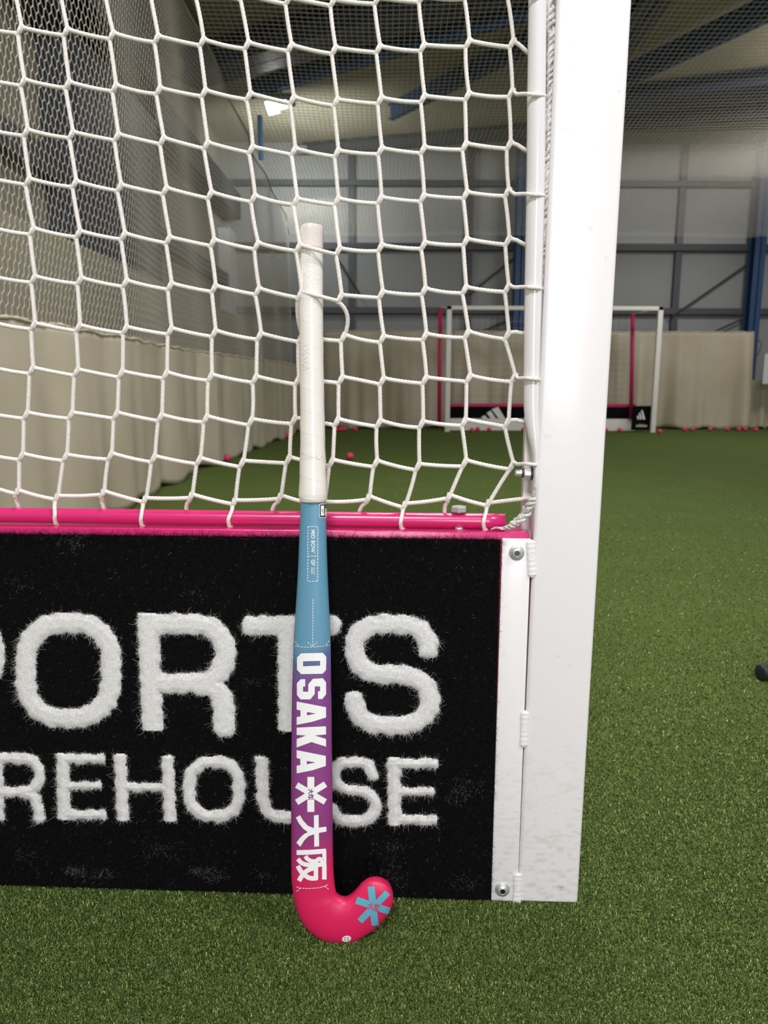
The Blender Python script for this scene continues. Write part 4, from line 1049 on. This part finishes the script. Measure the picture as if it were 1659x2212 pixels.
# size label on the shaft edge
def rbox(x0, x1, y0, y1, r): return rrect(x0, x1, y0, y1, r, 4)[:-1]
fl, tr = tess(rbox(689, 709, 1088, 1118.5, 4)); lab = decal('size_label', fl, tr, M['white'], body, lift=0.0004)
fl, tr = tess(rbox(690.2, 709, 1089.4, 1117, 3.2)); o = decal('label_border', fl, tr, M['ink'], lab, lift=0.0006)
for a_ in ((692.5, 699.2), (700.8, 708)):
    fl, tr = tess(rbox(a_[0], a_[1], 1092, 1114, 0.8)); decal('label_field', fl, tr, M['white'], lab, lift=0.0008)
words('37"', box_down(694, 697.8, 1100, 1108), M['ink'], 0.0010, 0.01, parent=lab)
# round white sticker low on the head
cc = (748.6, 2027.5); fl = [(cc[0] + 9.8 * math.cos(t) + 0.8 * math.sin(t), cc[1] + 6.6 * math.sin(t) - 1.6 * math.cos(t)) for t in np.linspace(0, 6.283, 28, endpoint=False)]
f2, tr = tess(fl); stk = decal('round_sticker', f2, tr, M['white'], body, lift=0.0004, cell=2)
if stk:
    words('3.2', lambda u, v: (cc[0] + 5.5 - 11 * u, cc[1] + 3.2 - 6.5 * (1 - v)), M['grey_ink'], 0.0007, parent=stk, cell=2)
# raised words moulded in the grip tape
words('OSAKA', box_down(653, 668, 745, 800), M['grip'], 0.0005, 0.0, bvh=bvh_grip, name='moulded_word', parent=grip)
words('OSAKA', lambda u, v: (650 + 50 * u, 992 - 16 * v), M['grip'], 0.0005, 0.0, bvh=bvh_grip, name='moulded_word', parent=grip)

# ================================================================== TURF PILE
def turf(P, hmin, hmax, wmin, wmax):
    n = len(P); k = 2; far = np.clip(P[:, 1] / 0.9, 1, 4)
    ang = rng.uniform(0, 2 * math.pi, n); bend = rng.uniform(0.2, 1.2, n); h = rng.uniform(hmin, hmax, n)
    dirv = np.stack([np.cos(ang), np.sin(ang), np.zeros(n)], 1); st = []
    for i in range(k):
        b = np.clip(bend * (0.4 + 1.0 * i), 0, 1.35); st.append((dirv * np.sin(b)[:, None] + np.array([0, 0, 1.]) * np.cos(b)[:, None]) * (h / k)[:, None])
    wa = ang + math.pi / 2 + rng.normal(0, 0.5, n); wd_ = np.stack([np.cos(wa), np.sin(wa), np.zeros(n)], 1)
    V, F, m_ = ribbons(np.column_stack([P, np.zeros(n)]), np.stack(st, 1), rng.uniform(wmin, wmax, n) * far, wd_)
    return V, F, np.repeat(np.clip(rng.beta(1.7, 2.4, n), 0, 1), m_)
def clear(P):
    q = P - P0[:2]; u_ = q @ E1[:2]; v_ = q @ NB[:2]
    return ~((v_ > 0.0) & (v_ < 0.052) & (u_ < uR + 0.001))
def field(n):
    """blades thin out with distance, wider ones farther off"""
    y = 0.62 * (1 - rng.random(n)) ** (-1 / 2.0); k = y < 6.0; y = y[k]
    x = rng.uniform(-0.72, 0.9, len(y)) * y + rng.normal(0, 0.03, len(y))
    P = np.column_stack([x, y]); ok = clear(P) & ((y < 1.03) | (x > 0.0)); return P[ok]
P = field(820000)
V, F, t = turf(P, 0.0030, 0.0060, 0.0010, 0.0017)
tag(mesh_obj('turf_pile', V, F, M['blade'], smooth=False, tint=t), 'short green synthetic grass blades around the near goal', 'artificial grass', kind='stuff')

for _n in list(globals()):      # free the big working arrays
    if isinstance(globals()[_n], np.ndarray) and globals()[_n].nbytes > 1000000: del globals()[_n]
